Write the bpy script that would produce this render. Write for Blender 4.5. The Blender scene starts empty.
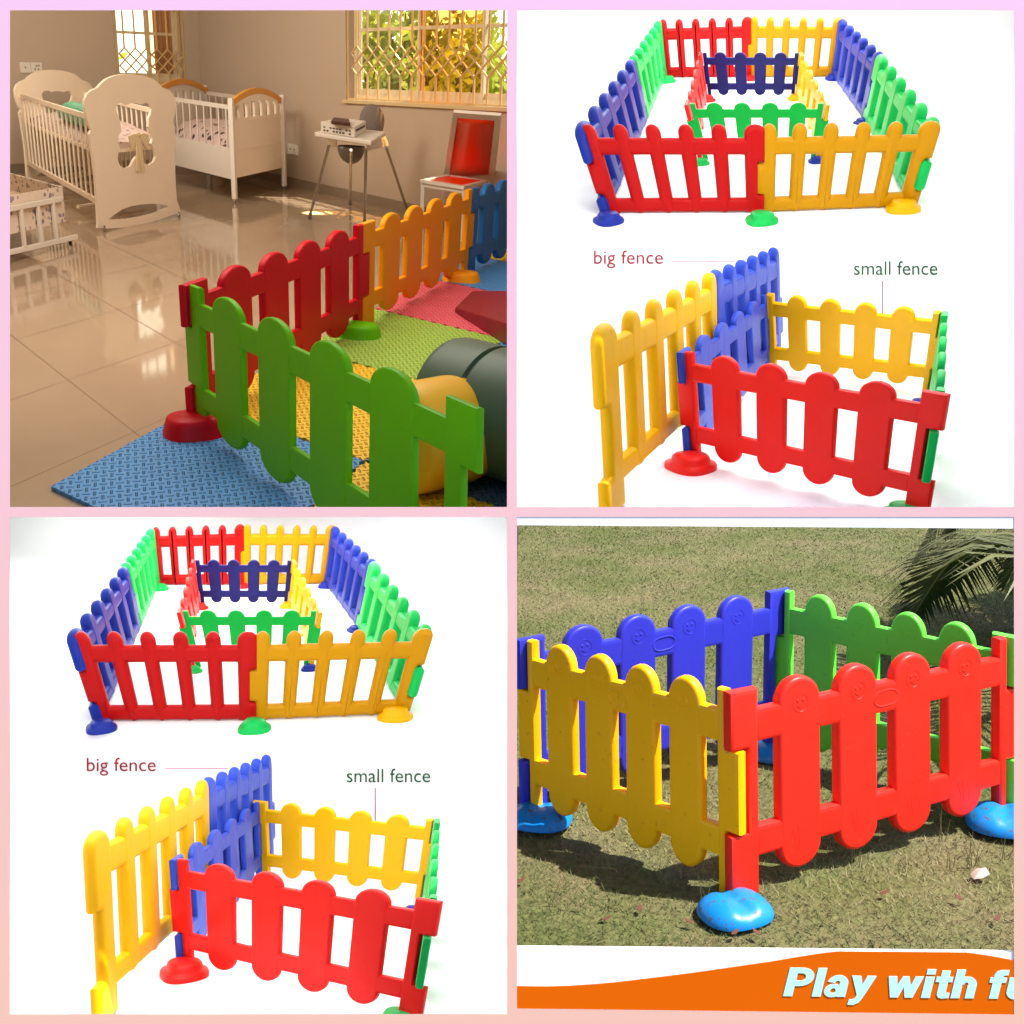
import bpy, bmesh, math, random
from mathutils import Vector, Matrix
from mathutils.geometry import tessellate_polygon
import numpy as np
random.seed(7)
S = bpy.context.scene
COL = S.collection
F = 1150.0                      # focal length in pixels of the 1024 px picture
PITCH = math.radians(22.5)
CAMZ = 3.6
cP, sP = math.cos(PITCH), math.sin(PITCH)
CAM = Vector((0, 0, CAMZ))
def Wd(x, y, z):                # camera-frame direction (right, up, forward) -> world
    return Vector((x, z*cP + y*sP, y*cP - z*sP))
def Wp(x, y, z): return CAM + Wd(x, y, z)
def at(u, v, z): return Wp((u-512)/F*z, (512-v)/F*z, z)
def ray(u, v): return Wd((u-512)/F, (512-v)/F, 1.0)

# ------------------------------------------------------------------ helpers
def lin(c):
    c = c/255.0
    return c/12.92 if c <= 0.04045 else ((c+0.055)/1.055)**2.4
def rgb(r, g, b): return (lin(r), lin(g), lin(b), 1.0)

MATS = {}
def mat(name, col, rough=0.5, bump=0.0, bscale=30.0, var=0.06, vscale=6.0, spec=0.3, metal=0.0, coat=0.0, sss=0.0, dirt=0.0):
    if name in MATS: return MATS[name]
    m = bpy.data.materials.new(name); m.use_nodes = True
    nt = m.node_tree; b = nt.nodes['Principled BSDF']
    b.inputs['Roughness'].default_value = rough
    b.inputs['Metallic'].default_value = metal
    b.inputs['Specular IOR Level'].default_value = spec
    if coat:
        b.inputs['Coat Weight'].default_value = coat; b.inputs['Coat Roughness'].default_value = 0.1
    tc = nt.nodes.new('ShaderNodeTexCoord')
    if var > 0:
        n = nt.nodes.new('ShaderNodeTexNoise'); n.inputs['Scale'].default_value = vscale; n.inputs['Detail'].default_value = 5
        nt.links.new(tc.outputs['Object'], n.inputs['Vector'])
        mx = nt.nodes.new('ShaderNodeMix'); mx.data_type = 'RGBA'
        k0, k1 = 1-var, 1+var
        mx.inputs[6].default_value = (col[0]*k0, col[1]*k0, col[2]*k0, 1)
        mx.inputs[7].default_value = (min(col[0]*k1, 1), min(col[1]*k1, 1), min(col[2]*k1, 1), 1)
        nt.links.new(n.outputs['Fac'], mx.inputs[0]); nt.links.new(mx.outputs[2], b.inputs['Base Color'])
    else:
        b.inputs['Base Color'].default_value = col
    if sss:
        b.inputs['Subsurface Weight'].default_value = sss; b.inputs['Subsurface Radius'].default_value = (max(col[0], .05), max(col[1], .05), max(col[2], .05)); b.inputs['Subsurface Scale'].default_value = .09
    if dirt:
        src = b.inputs['Base Color'].links[0].from_socket
        nd = nt.nodes.new('ShaderNodeTexNoise'); nd.inputs['Scale'].default_value = 42; nd.inputs['Detail'].default_value = 6; nt.links.new(tc.outputs['Object'], nd.inputs['Vector'])
        rd = nt.nodes.new('ShaderNodeValToRGB'); rd.color_ramp.elements[0].position = .66 if dirt < .5 else .60; rd.color_ramp.elements[0].color = (0, 0, 0, 1); rd.color_ramp.elements[1].position = .74 if dirt < .5 else .64; rd.color_ramp.elements[1].color = (dirt, dirt, dirt, 1)
        nt.links.new(nd.outputs['Fac'], rd.inputs[0]); md = nt.nodes.new('ShaderNodeMix'); md.data_type = 'RGBA'; nt.links.new(rd.outputs[0], md.inputs[0]); nt.links.new(src, md.inputs[6])
        md.inputs[7].default_value = (.09, .07, .05, 1); nt.links.new(md.outputs[2], b.inputs['Base Color'])
        rg_ = nt.nodes.new('ShaderNodeMapRange'); n9 = nt.nodes.new('ShaderNodeTexNoise'); n9.inputs['Scale'].default_value = 9; n9.inputs['Detail'].default_value = 8; nt.links.new(tc.outputs['Object'], n9.inputs['Vector'])
        nt.links.new(n9.outputs['Fac'], rg_.inputs[0]); rg_.inputs[3].default_value = rough-.1; rg_.inputs[4].default_value = rough+.2; nt.links.new(rg_.outputs[0], b.inputs['Roughness'])
    if bump > 0:
        n2 = nt.nodes.new('ShaderNodeTexNoise'); n2.inputs['Scale'].default_value = bscale; n2.inputs['Detail'].default_value = 3
        nt.links.new(tc.outputs['Object'], n2.inputs['Vector'])
        bp = nt.nodes.new('ShaderNodeBump'); bp.inputs['Strength'].default_value = bump; bp.inputs['Distance'].default_value = 0.01
        nt.links.new(n2.outputs['Fac'], bp.inputs['Height']); nt.links.new(bp.outputs['Normal'], b.inputs['Normal'])
    MATS[name] = m
    return m
def leaf_mat(name, col, tr):
    m = mat(name, col, .6, var=.45, vscale=9); nt = m.node_tree; b = nt.nodes['Principled BSDF']
    t = nt.nodes.new('ShaderNodeBsdfTranslucent'); t.inputs[0].default_value = tr; mx = nt.nodes.new('ShaderNodeMixShader'); mx.inputs[0].default_value = .55
    nt.links.new(b.outputs[0], mx.inputs[1]); nt.links.new(t.outputs[0], mx.inputs[2]); nt.links.new(mx.outputs[0], nt.nodes['Material Output'].inputs[0]); return m
def emis(name, col, strength):
    m = bpy.data.materials.new(name); m.use_nodes = True
    nt = m.node_tree; nt.nodes.remove(nt.nodes['Principled BSDF'])
    e = nt.nodes.new('ShaderNodeEmission'); e.inputs[0].default_value = col; e.inputs[1].default_value = strength
    nt.links.new(e.outputs[0], nt.nodes['Material Output'].inputs[0]); MATS[name] = m
    return m

class MB:
    """collects vertices (world space) and faces, then links them as one mesh object"""
    def __init__(s): s.v = []; s.f = []; s.sm = []
    def add(s, vs, fs, smooth=True):
        o = len(s.v); s.v += [Vector(p) for p in vs]
        s.f += [tuple(i+o for i in f) for f in fs]; s.sm += [smooth]*len(fs)
    def box8(s, c):              # c: 4 bottom + 4 top corners
        s.add(c, [(0,3,2,1),(4,5,6,7),(0,1,5,4),(1,2,6,5),(2,3,7,6),(3,0,4,7)], False)
    def slab(s, quad, vec):      # any polygon pushed along vec
        n = len(quad); q = [Vector(p) for p in quad]
        s.add(q+[p+vec for p in q], [tuple(range(n-1,-1,-1)), tuple(range(n,2*n))]+[(i,(i+1)%n,n+(i+1)%n,n+i) for i in range(n)], False)
    def tube(s, pts, r, n=8, r2=None, cap=True):
        pts = [Vector(p) for p in pts]; rs = r if isinstance(r, (list, tuple)) else [r + ((r2-r)*i/(len(pts)-1) if r2 is not None else 0) for i in range(len(pts))]
        vs = []; fs = []; ref = None
        for i, p in enumerate(pts):
            t = (pts[min(i+1, len(pts)-1)] - pts[max(i-1, 0)]).normalized()
            if ref is None:
                ref = t.orthogonal().normalized()
            ref = (ref - t*ref.dot(t)).normalized(); bi = t.cross(ref)
            for k in range(n):
                a = 2*math.pi*k/n
                vs.append(p + ref*math.cos(a)*rs[i] + bi*math.sin(a)*rs[i])
        for i in range(len(pts)-1):
            for k in range(n):
                fs.append((i*n+k, i*n+(k+1)%n, (i+1)*n+(k+1)%n, (i+1)*n+k))
        if cap:
            fs.append(tuple(range(n-1,-1,-1))); fs.append(tuple((len(pts)-1)*n+k for k in range(n)))
        s.add(vs, fs)
    def ball(s, c, ex, ey, ez, n=12, m=8):
        vs = [c-ez]; fs = []
        for j in range(1, m):
            th = math.pi*j/m - math.pi/2
            for k in range(n):
                a = 2*math.pi*k/n
                vs.append(c + ex*math.cos(a)*math.cos(th) + ey*math.sin(a)*math.cos(th) + ez*math.sin(th))
        vs.append(c+ez)
        for k in range(n): fs.append((0, 1+(k+1)%n, 1+k))
        for j in range(m-2):
            for k in range(n):
                fs.append((1+j*n+k, 1+j*n+(k+1)%n, 1+(j+1)*n+(k+1)%n, 1+(j+1)*n+k))
        for k in range(n): fs.append((len(vs)-1, 1+(m-2)*n+k, 1+(m-2)*n+(k+1)%n))
        s.add(vs, fs)
    def holed(s, outer, holes, vec, holes_back=None):     # planar polygon with holes, pushed along vec
        loops = [outer]+holes
        nrm = Vector((0,0,0))
        for i in range(len(outer)): nrm += Vector(outer[i]-outer[0]).cross(outer[(i+1)%len(outer)]-outer[0])
        nrm.normalize(); ax = (outer[1]-outer[0]).normalized(); ay = nrm.cross(ax)
        l2 = [[Vector(((p-outer[0]).dot(ax), (p-outer[0]).dot(ay), 0)) for p in l] for l in loops]
        tri = tessellate_polygon(l2)
        flat = [p for l in loops for p in l]; n = len(flat)
        back = [p+vec for p in flat]
        if holes_back: back = [p+vec for p in outer]+[p for l in holes_back for p in l]
        fs = [tuple(t) for t in tri]+[tuple(n+i for i in t[::-1]) for t in tri]
        o = 0
        for l in loops:
            k = len(l)
            fs += [(o+i, o+(i+1)%k, n+o+(i+1)%k, n+o+i) for i in range(k)]; o += k
        s.add(flat+back, fs, False)
    def build(s, name, m, parent=None, angle=40, origin=None, bevel=0.0):
        me = bpy.data.meshes.new(name)
        if parent is not None: org = parent['_o'] if '_o' in parent else None
        org = Vector(ORG[parent.name]) if parent is not None else (origin if origin is not None else sum(s.v, Vector())/max(1, len(s.v)))
        me.from_pydata([tuple(p-org) for p in s.v], [], s.f)
        bm = bmesh.new(); bm.from_mesh(me); bmesh.ops.recalc_face_normals(bm, faces=bm.faces); bm.to_mesh(me); bm.free()
        me.polygons.foreach_set('use_smooth', [True]*len(me.polygons))
        me.set_sharp_from_angle(angle=math.radians(angle))
        me.materials.append(m); me.update()
        o = bpy.data.objects.new(name, me); COL.objects.link(o)
        if parent is not None: o.parent = parent
        else: o.location = org
        ORG[o.name] = tuple(org) 
        if bevel:
            b = o.modifiers.new('edge', 'BEVEL'); b.width = bevel; b.segments = 2; b.limit_method = 'ANGLE'; b.angle_limit = math.radians(35)
        return o
ORG = {}
def tag(o, label, cat, group=None, kind=None):
    o['label'] = label; o['category'] = cat
    if group: o['group'] = group
    if kind: o['kind'] = kind
    return o
def thing(name, loc, label, cat, group=None):
    o = bpy.data.objects.new(name, None); COL.objects.link(o); o.location = loc; o.empty_display_size = 0.05
    ORG[o.name] = tuple(loc)
    return tag(o, label, cat, group)
def structure(o): o['kind'] = 'structure'; return o

class Floor:
    """a tilted ground plane: the picture row v0 is its horizon at column uref, z is the distance at (uref, vref)"""
    def __init__(s, uref, vref, z, v0, kap=0.0):
        k = 1.0/(z*(vref-v0))
        a, b = k*kap, k
        c = k*(512-v0+kap*(512-uref))          # 1/Z = a*(u-512) + b*(v-512) + c
        N = Wd(a*F, -b*F, c)                    # N.p = 1 (p from the camera)
        s.sg = -1.0                             # camera above the plane
        s.len = N.length; s.N = N; s.up = -N/s.len
        r = Wd(1, 0, 0); s.e1 = (r - s.up*r.dot(s.up)).normalized(); s.e2 = s.up.cross(s.e1)
    def pt(s, u, v, h=0.0):
        d = ray(u, v)
        return CAM + d*((1.0 - h*s.len)/s.N.dot(d))
    def height(s, b, t):                        # height of pixel t above floor pixel b
        B = s.pt(*b); d = ray(*t).normalized(); w = B-CAM
        A1 = s.up.dot(s.up); Bm = s.up.dot(d); 
        return (Bm*d.dot(w) - s.up.dot(w))/(A1-Bm*Bm)
    def proj(s, p): return p - s.up*((p-CAM).dot(s.up) + 1.0/s.len)
class VPlane:
    def __init__(s, p0, p1, up):
        s.o = p0; s.d = (p1-p0).normalized(); s.up = up; s.n = s.d.cross(up).normalized(); s.L = (p1-p0).length
    def pt(s, u, v):
        d = ray(u, v); return CAM + d*((s.o-CAM).dot(s.n)/d.dot(s.n))
    def ah(s, u, v):
        p = s.pt(u, v)-s.o; h = p.dot(s.up); return ((p-s.up*h).dot(s.d), h)
    def at(s, a, h, off=0.0): return s.o + s.d*a + s.up*h + s.n*off

# ------------------------------------------------------------------ fences
def offset_poly(pts, d):
    n = len(pts); out = []
    area = sum(pts[i][0]*pts[(i+1)%n][1]-pts[(i+1)%n][0]*pts[i][1] for i in range(n))
    sg = 1 if area > 0 else -1
    for i in range(n):
        p0, p1, p2 = pts[i-1], pts[i], pts[(i+1)%n]
        ax, ay = p1[0]-p0[0], p1[1]-p0[1]; bx, by = p2[0]-p1[0], p2[1]-p1[1]
        la = math.hypot(ax, ay) or 1e-9; lb = math.hypot(bx, by) or 1e-9
        n1 = (-ay/la*sg, ax/la*sg); n2 = (-by/lb*sg, bx/lb*sg)
        mx, my = n1[0]+n2[0], n1[1]+n2[1]; q = max(mx*mx+my*my, 0.6)
        out.append((p1[0]+mx*2*d/q, p1[1]+my*2*d/q))
    return out
def prism(mb, outline, th, bev, fn, seg=2, front=0.0, inset=1.0):
    """a moulded plate: 2-D outline (x,z), thickness +-th in y, rounded edge of radius bev"""
    prof = []
    for k in range(seg+1):
        a = math.pi/2*k/seg; prof.append((bev*inset*(1-math.sin(a)), th-bev*(1-math.cos(a))))
    prof = [(bev*inset*1.12, th)] + prof
    prof = prof + [(i, -y) for i, y in prof[::-1]]
    n = len(outline); vs = []
    for i, y in prof:
        o = offset_poly(outline, i) if i > 1e-9 else outline
        vs += [fn(x, y+front, z) for x, z in o]
    m = len(prof); fs = [tuple(range(n)), tuple((m-1)*n+k for k in range(n-1, -1, -1))]
    for j in range(m-1):
        for k in range(n): fs.append((j*n+k, (j+1)*n+k, (j+1)*n+(k+1)%n, j*n+(k+1)%n))
    mb.add(vs, fs)
def stadium(x0, x1, z0, z1, cap, n=7, bottom=True):
    c = (x0+x1)/2; r = (x1-x0)/2; p = []
    for k in range(n+1):
        a = math.pi*k/n; p.append((c+r*math.cos(a), z1-cap+cap*math.sin(a)))
    if bottom:
        for k in range(n+1):
            a = math.pi+math.pi*k/n; p.append((c+r*math.cos(a), z0+cap+cap*math.sin(a)))
    else: p += [(x0, z0), (x1, z0)]
    return p
class Panel:
    def __init__(s, fl, c0, c1, H):
        s.H = H
        s.B0 = fl.pt(*c0[0]); s.T0 = fl.pt(*c0[1], H); s.B1 = fl.pt(*c1[0]); s.T1 = fl.pt(*c1[1], H)
        s.L = ((s.B1-s.B0).length+(s.T1-s.T0).length)/2
        s.N = (s.B1-s.B0).cross((s.T0-s.B0)+(s.T1-s.B1)).normalized()
        if s.N.dot(CAM-s.B0) < 0: s.N = -s.N
    def __call__(s, x, y, z):
        a, t = x/s.L, z/s.H
        return (s.B0*(1-a)+s.B1*a)*(1-t) + (s.T0*(1-a)+s.T1*a)*t + s.N*y

def small_fence(fl, c0, c1, H, left, right, m, label, group, thick=0.075, emboss=False, pick=0.068, z0=0.0, ends=(.042, .036, .078), shift=0.0):
    P = Panel(fl, c0, c1, H); L = P.L; th = thick*H/2; bev = th*0.6
    root = thing('small_fence_panel', P.B0*0.5+P.B1*0.5, label, 'fence', group)
    for i in range(4):
        c = 0.2+0.2*i+shift; mb = MB()
        prism(mb, stadium((c-pick)*L, (c+pick)*L, max(0.07, z0)*H, 1.008*H, 0.115*H, n=12), th, bev, P, seg=3)
        if emboss:
            zc = 0.885*H; R = 0.045*H; ring = []
            for k in range(18):
                a = 2*math.pi*k/18; ring.append(P(c*L+R*math.cos(a), th-.0012*H, zc+R*math.sin(a)))
            mb.tube(ring+[ring[0]], 0.003*H, 5, cap=False)
            for dx in (-.35, .35): mb.ball(P(c*L+dx*R, th, zc+.25*R), (P.B1-P.B0)/L*.008*H, P.N*.003*H, fl.up*.009*H, 6, 4)
            mb.tube([P(c*L-.45*R, th, zc-.25*R), P(c*L, th, zc-.5*R), P(c*L+.45*R, th, zc-.25*R)], .003*H, 5)
            for dx in (-.03, -.01, .012, .032):
                mb.tube([P(c*L+dx*.4*L, th-.0025*H, .17*H), P(c*L+dx*L, th-.0025*H, .28*H)], .0038*H, 5)
        mb.build('picket', m, root)
    for z0_, z1_ in ((.74, .897), (.188, .335)):
        mb = MB()
        prism(mb, [(.05*L, z0_*H), (.95*L, z0_*H), (.95*L, z1_*H), (.05*L, z1_*H)], th*.97, bev, P)
        if emboss and z0_ > .5:
            q = [(.49+.035*math.cos(a)*1.0 + (.02 if math.cos(a) > 0 else 0), .817+.04*math.sin(a)) for a in [2*math.pi*k/16 for k in range(16)]]
            rr = [P(x*L, th*.97-.003*H, z*H) for x, z in q]
            mb.tube(rr+[rr[0]], .0065*H, 6, cap=False)
        mb.build('rail', m, root)
    r, a, b = ends
    A = [(-r, 0), (b, 0), (b, 1), (-r, 1), (-r, .72), (a, .72), (a, .31), (-r, .31)]
    B = [(a, 0), (b, 0), (b, 1), (a, 1), (a, .715), (-r, .715), (-r, .315), (a, .315)]
    for typ, end in ((left, 0), (right, 1)):
        o = A if typ == 'A' else B
        pts = [((x if end == 0 else 1-x)*L, (0.01+z*.985)*H) for x, z in o]
        mb = MB(); prism(mb, pts, th*1.06, bev, P); mb.build('post', m, root)
    return root

def big_fence(fl, c0, c1, H, left, right, m, label, group, thick=0.13, rails=((.01, .175), (.66, .85)), pbot=0.0, postlow=None, n=6, hw=0.043):
    P = Panel(fl, c0, c1, H); L = P.L; th = thick*H/2; bev = th*0.92
    root = thing('tall_fence_panel', P.B0*0.5+P.B1*0.5, label, 'fence', group)
    for i in range(1, n-1):
        c = .045+.91*i/(n-1); mb = MB()
        b = min(bev, hw*L*.85)
        prism(mb, stadium((c-hw)*L, (c+hw)*L, pbot*H, H, .1*H, n=10), th, b, P, seg=4)
        mb.build('picket', m, root)
    for z0, z1 in rails:
        mb = MB(); b = min(bev*.95, (z1-z0)*H*.48)
        prism(mb, [(.04*L, z0*H), (.96*L, z0*H), (.96*L, z1*H), (.04*L, z1*H)], th*.92, b, P, seg=4); mb.build('rail', m, root)
    e = .05; r = .028
    for typ, end in ((left, 0), (right, 1)):
        lo = .0 if postlow is None else postlow
        arc = [(e+.042*math.cos(q), .9+.1*math.sin(q)) for q in [math.pi*k/8 for k in range(9)]]
        if typ == 'A':
            arc2 = [(.5*(e+.042-r)+.5*(e+.042+r)*math.cos(q), .9+.1*math.sin(q)) for q in [math.pi*k/8 for k in range(9)]]
            pts = [(e+.042, lo)] + arc2 + [(-r, .585), (.012, .575), (.012, .215), (-r, .205), (-r, lo)]
        else:
            pts = [(e+.042, lo)] + arc + [(.012, .575), (-r, .565), (-r, .225), (.012, .215), (.012, lo)]
        pts = [((x if end == 0 else 1-x)*L, z*H) for x, z in pts]
        mb = MB(); prism(mb, pts, th, min(bev, .028*L), P, seg=3); mb.build('post', m, root)
    return root

def foot(fl, u, v, wpx, m, label, group, ang=0.0, aspect=0.72, style='step', hk=0.42, dh=0.0, du=0):
    c = fl.pt(u, v); z = (c-CAM).dot(Wd(0, 0, 1)); R = wpx*z/F/2
    e1 = fl.e1*math.cos(ang)+fl.e2*math.sin(ang); e2 = -fl.e1*math.sin(ang)+fl.e2*math.cos(ang)
    if style == 'step': prof = [(1, .0), (1.0, .22), (.96, .36), (.78, .46), (.74, .54), (.7, .82), (.6, .97), (.0, 1.0)]
    elif style == 'cone': prof = [(1, 0), (1, .08), (.97, .18), (.88, .7), (.82, .92), (.74, 1), (0, 1.0)]
    else: prof = [(1, 0), (.995, .12), (.96, .32), (.88, .52), (.76, .7), (.6, .84), (.4, .95), (.2, .99), (0, 1.0)]
    mb = MB(); n = 32; vs = []; fs = []
    for r, h in prof[:-1]:
        for k in range(n):
            a = 2*math.pi*k/n
            ca, sa = math.cos(a), math.sin(a)
            ex = 2/2.5
            x = math.copysign(abs(ca)**ex, ca); y = math.copysign(abs(sa)**ex, sa)
            if style == 'step': y *= 1-.18*x
            pinch = 1.0
            vs.append(c + e1*(R*r*x) + e2*(R*aspect*r*y*pinch) + fl.up*(h*hk*R*(1 - (.28*math.exp(-(x*r/.22)**2) if style == 'dome' else 0))))
    vs.append(c+fl.up*(hk*R*(.72 if style == 'dome' else 1)))
    q = len(prof)-1
    for j in range(q-1):
        for k in range(n): fs.append((j*n+k, j*n+(k+1)%n, (j+1)*n+(k+1)%n, (j+1)*n+k))
    for k in range(n): fs.append(((q-1)*n+k, (q-1)*n+(k+1)%n, q*n))
    fs.append(tuple(range(n-1, -1, -1)))
    mb.add(vs, fs)
    return tag(mb.build('fence_foot', m, origin=c, angle=50), label, 'fence foot', group)

# ------------------------------------------------------------------ camera, render, world
cd = bpy.data.cameras.new('camera'); cam = bpy.data.objects.new('camera', cd); COL.objects.link(cam)
cam.location = CAM; cam.rotation_euler = (math.pi/2-PITCH, 0, 0)
cd.sensor_width = 36; cd.lens = 36*F/1024; cd.clip_start = 0.05; cd.clip_end = 500
S.camera = cam
S.view_settings.view_transform = 'Standard'; S.view_settings.look = 'None'
S.view_settings.exposure = 1.0; S.view_settings.gamma = 1; S.view_settings.use_curve_mapping = False
S.cycles.max_bounces = 8; S.cycles.diffuse_bounces = 5; S.cycles.glossy_bounces = 4; S.cycles.transparent_max_bounces = 12
S.cycles.use_denoising = True
S.cycles.caustics_reflective = False; S.cycles.caustics_refractive = False
S.cycles.sample_clamp_indirect = 6

sun_dir = Wd(.46, .85, -.275).normalized()          # towards the sun
w = bpy.data.worlds.new('World'); S.world = w; w.use_nodes = True
nt = w.node_tree; bg = nt.nodes['Background']
sky = nt.nodes.new('ShaderNodeTexSky'); sky.sky_type = 'NISHITA'; sky.sun_disc = False
sky.sun_elevation = math.asin(sun_dir.z); sky.sun_rotation = math.atan2(sun_dir.x, sun_dir.y)
nt.links.new(sky.outputs[0], bg.inputs[0]); bg.inputs[1].default_value = 0.15
sl = bpy.data.lights.new('sun', 'SUN'); sl.energy = 5.0; sl.angle = math.radians(.5); sl.color = (1, .95, .87)
so = bpy.data.objects.new('sun', sl); COL.objects.link(so); so.rotation_euler = sun_dir.to_track_quat('Z', 'Y').to_euler(); so.location = Wp(3, 8, 0)
def area(name, p, look, sx, sy, e, col=(1, 1, 1)):
    l = bpy.data.lights.new(name, 'AREA'); l.shape = 'RECTANGLE'; l.size = sx; l.size_y = sy; l.energy = e; l.color = col
    o = bpy.data.objects.new(name, l); COL.objects.link(o); o.location = p
    o.rotation_euler = (p-look).to_track_quat('Z', 'Y').to_euler()
    return o

# ------------------------------------------------------------------ the collage's pink border built as a board, its four openings crop the scenes
def board_mat():
    m = bpy.data.materials.new('pink_board_print'); m.use_nodes = True; nt = m.node_tree; b = nt.nodes['Principled BSDF']
    tc = nt.nodes.new('ShaderNodeTexCoord'); sp = nt.nodes.new('ShaderNodeSeparateXYZ'); rp = nt.nodes.new('ShaderNodeValToRGB')
    mp = nt.nodes.new('ShaderNodeMapRange')
    nt.links.new(tc.outputs['Generated'], sp.inputs[0]); nt.links.new(sp.outputs[2], mp.inputs[0])
    mp.inputs[1].default_value = 0; mp.inputs[2].default_value = 1
    nt.links.new(mp.outputs[0], rp.inputs[0])
    cr = rp.color_ramp; cr.elements[0].position = .03; cr.elements[0].color = rgb(211, 165, 147)
    cr.elements[1].position = .97; cr.elements[1].color = rgb(212, 170, 194)
    for p_, c_ in ((.35, rgb(211, 165, 158)), (.55, rgb(212, 167, 173)), (.78, rgb(212, 168, 183))):
        e = cr.elements.new(p_); e.color = c_
    nt.links.new(rp.outputs[0], b.inputs['Base Color']); b.inputs['Roughness'].default_value = .75; b.inputs['Specular IOR Level'].default_value = .15
    return m
ZB = 0.70
holes_px = [[(10, 10.3), (507, 10.3), (507, 507), (10, 507)], [(517, 10.3), (1014, 10.3), (1014, 507), (517, 507)],
            [(10, 517), (507, 517), (507, 1014), (10, 1014)], [(517, 517), (1014, 517), (1014, 1014.5), (517, 1008.5)]]
mb = MB()
zb2 = ZB+.005
def grow(h, d):
    cx = sum(p[0] for p in h)/4; cy = sum(p[1] for p in h)/4
    return [(p[0]+math.copysign(d, p[0]-cx), p[1]+math.copysign(d, p[1]-cy)) for p in h]
mb.holed([at(u, v, ZB) for u, v in ((-45, -45), (1069, -45), (1069, 1069), (-45, 1069))],
         [[at(u, v, ZB) for u, v in h] for h in holes_px], at(512, 512, zb2)-at(512, 512, ZB),
         [[at(u, v, zb2) for u, v in grow(h, 1.5)] for h in holes_px])
o = mb.build('collage_border_board', board_mat())
tag(o, 'pale pink collage border board with four square openings, one for each fence scene', 'display board')

PW = mat('white_card', (.74, .735, .73, 1), .7, var=.01, spec=.2)
def flat_poly(name, px, z, th, m, parent=None):
    mb = MB(); mb.slab([at(u, v, z) for u, v in px], at(512, 512, z+th)-at(512, 512, z)); return mb.build(name, m, parent)
o = flat_poly('white_strip', [(517.05, 517.1), (1013.95, 517.1), (1013.95, 528.6), (517.05, 525.2)], .7003, .004, PW)
tag(o, 'narrow white strip along the top edge of the lawn scene opening', 'strip')
ban = thing('banner', at(765, 985, .71), 'white and orange wavy banner under the lawn scene reading Play with fu', 'banner')
flat_poly('banner_board', [(517.05, 947.9), (1013.95, 952.6), (1013.95, 1014.4), (517.05, 1008.4)], .7008, .004, PW, ban)
OR = mat('banner_orange', rgb(203, 88, 0), .6, var=.03, vscale=14, spec=.05)
flat_poly('orange_wave', [(517.05, 986.2), (530, 986.6), (548, 986.7), (570, 986), (600, 984), (620, 982), (640, 979.6), (670, 976), (700, 972), (735, 967), (770, 962), (795, 957.7),
    (820, 953.8), (838, 951.6), (966, 952.6), (990, 956), (1013.95, 960.5), (1013.95, 1014.4), (517.05, 1008.4)], .7002, .0006, OR, ban)
def text_mesh(body, shear=0.0, offset=0.0, extrude=0.0):
    c = bpy.data.curves.new('lettering_curve', 'FONT'); c.body = body; c.shear = shear; c.offset = offset; c.resolution_u = 6
    o = bpy.data.objects.new('lettering_tmp', c); COL.objects.link(o)
    dg = bpy.context.evaluated_depsgraph_get(); dg.update()
    me = bpy.data.meshes.new_from_object(o.evaluated_get(dg))
    vs = [v.co.copy() for v in me.vertices]; fs = [tuple(p.vertices) for p in me.polygons]
    bpy.data.objects.remove(o); bpy.data.curves.remove(c); bpy.data.meshes.remove(me)
    return vs, fs
def lettering(name, body, ref, u0, u1, vtop, vbot, z, m, parent=None, shear=0, offset=0, slope=0.0, th=.0006):
    """text scaled so that the word ref spans u0..u1 and vtop..vbot, as a thin raised relief"""
    rv, _ = text_mesh(ref, shear, offset); vs, fs = text_mesh(body, shear, offset)
    x0, x1 = min(p.x for p in rv), max(p.x for p in rv); y0, y1 = min(p.y for p in rv), max(p.y for p in rv)
    def M(p, zz):
        u = u0+(p.x-x0)/(x1-x0)*(u1-u0); v = vbot+(p.y-y0)/(y1-y0)*(vtop-vbot)+slope*(u-u0)
        return at(u, v, zz)
    mb = MB(); n = len(vs)
    edge = {}
    for f in fs:
        for i in range(len(f)):
            k = (f[i], f[(i+1) % len(f)]); edge[k] = 1
    side = [(a, b, b+n, a+n) for a, b in edge if (b, a) not in edge]
    mb.add([M(p, z) for p in vs]+[M(p, z+th) for p in vs], fs+[tuple(i+n for i in f[::-1]) for f in fs]+side, False)
    return mb.build(name, m, parent)
MINT = mat('mint_lettering', rgb(176, 220, 214), .6, var=.02, spec=.2)
def arc(cx, cy, rx, ry, w, a0, a1, n=14):
    o_ = []; i_ = []
    for k in range(n+1):
        a = math.radians(a0+(a1-a0)*k/n); c_, s_ = math.cos(a), math.sin(a)
        o_.append((cx+rx*c_, cy+ry*s_)); i_.append((cx+(rx-w*1.25)*c_, cy+(ry-w)*s_))
    return o_+i_[::-1]
def rc(x0, y0, x1, y1): return [(x0, y0), (x1, y0), (x1, y1), (x0, y1)]
def half(cx, cy, rx, ry): return [(cx+rx*math.sin(math.pi*k/10), cy+ry*math.cos(math.pi*k/10)) for k in range(11)]
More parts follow.
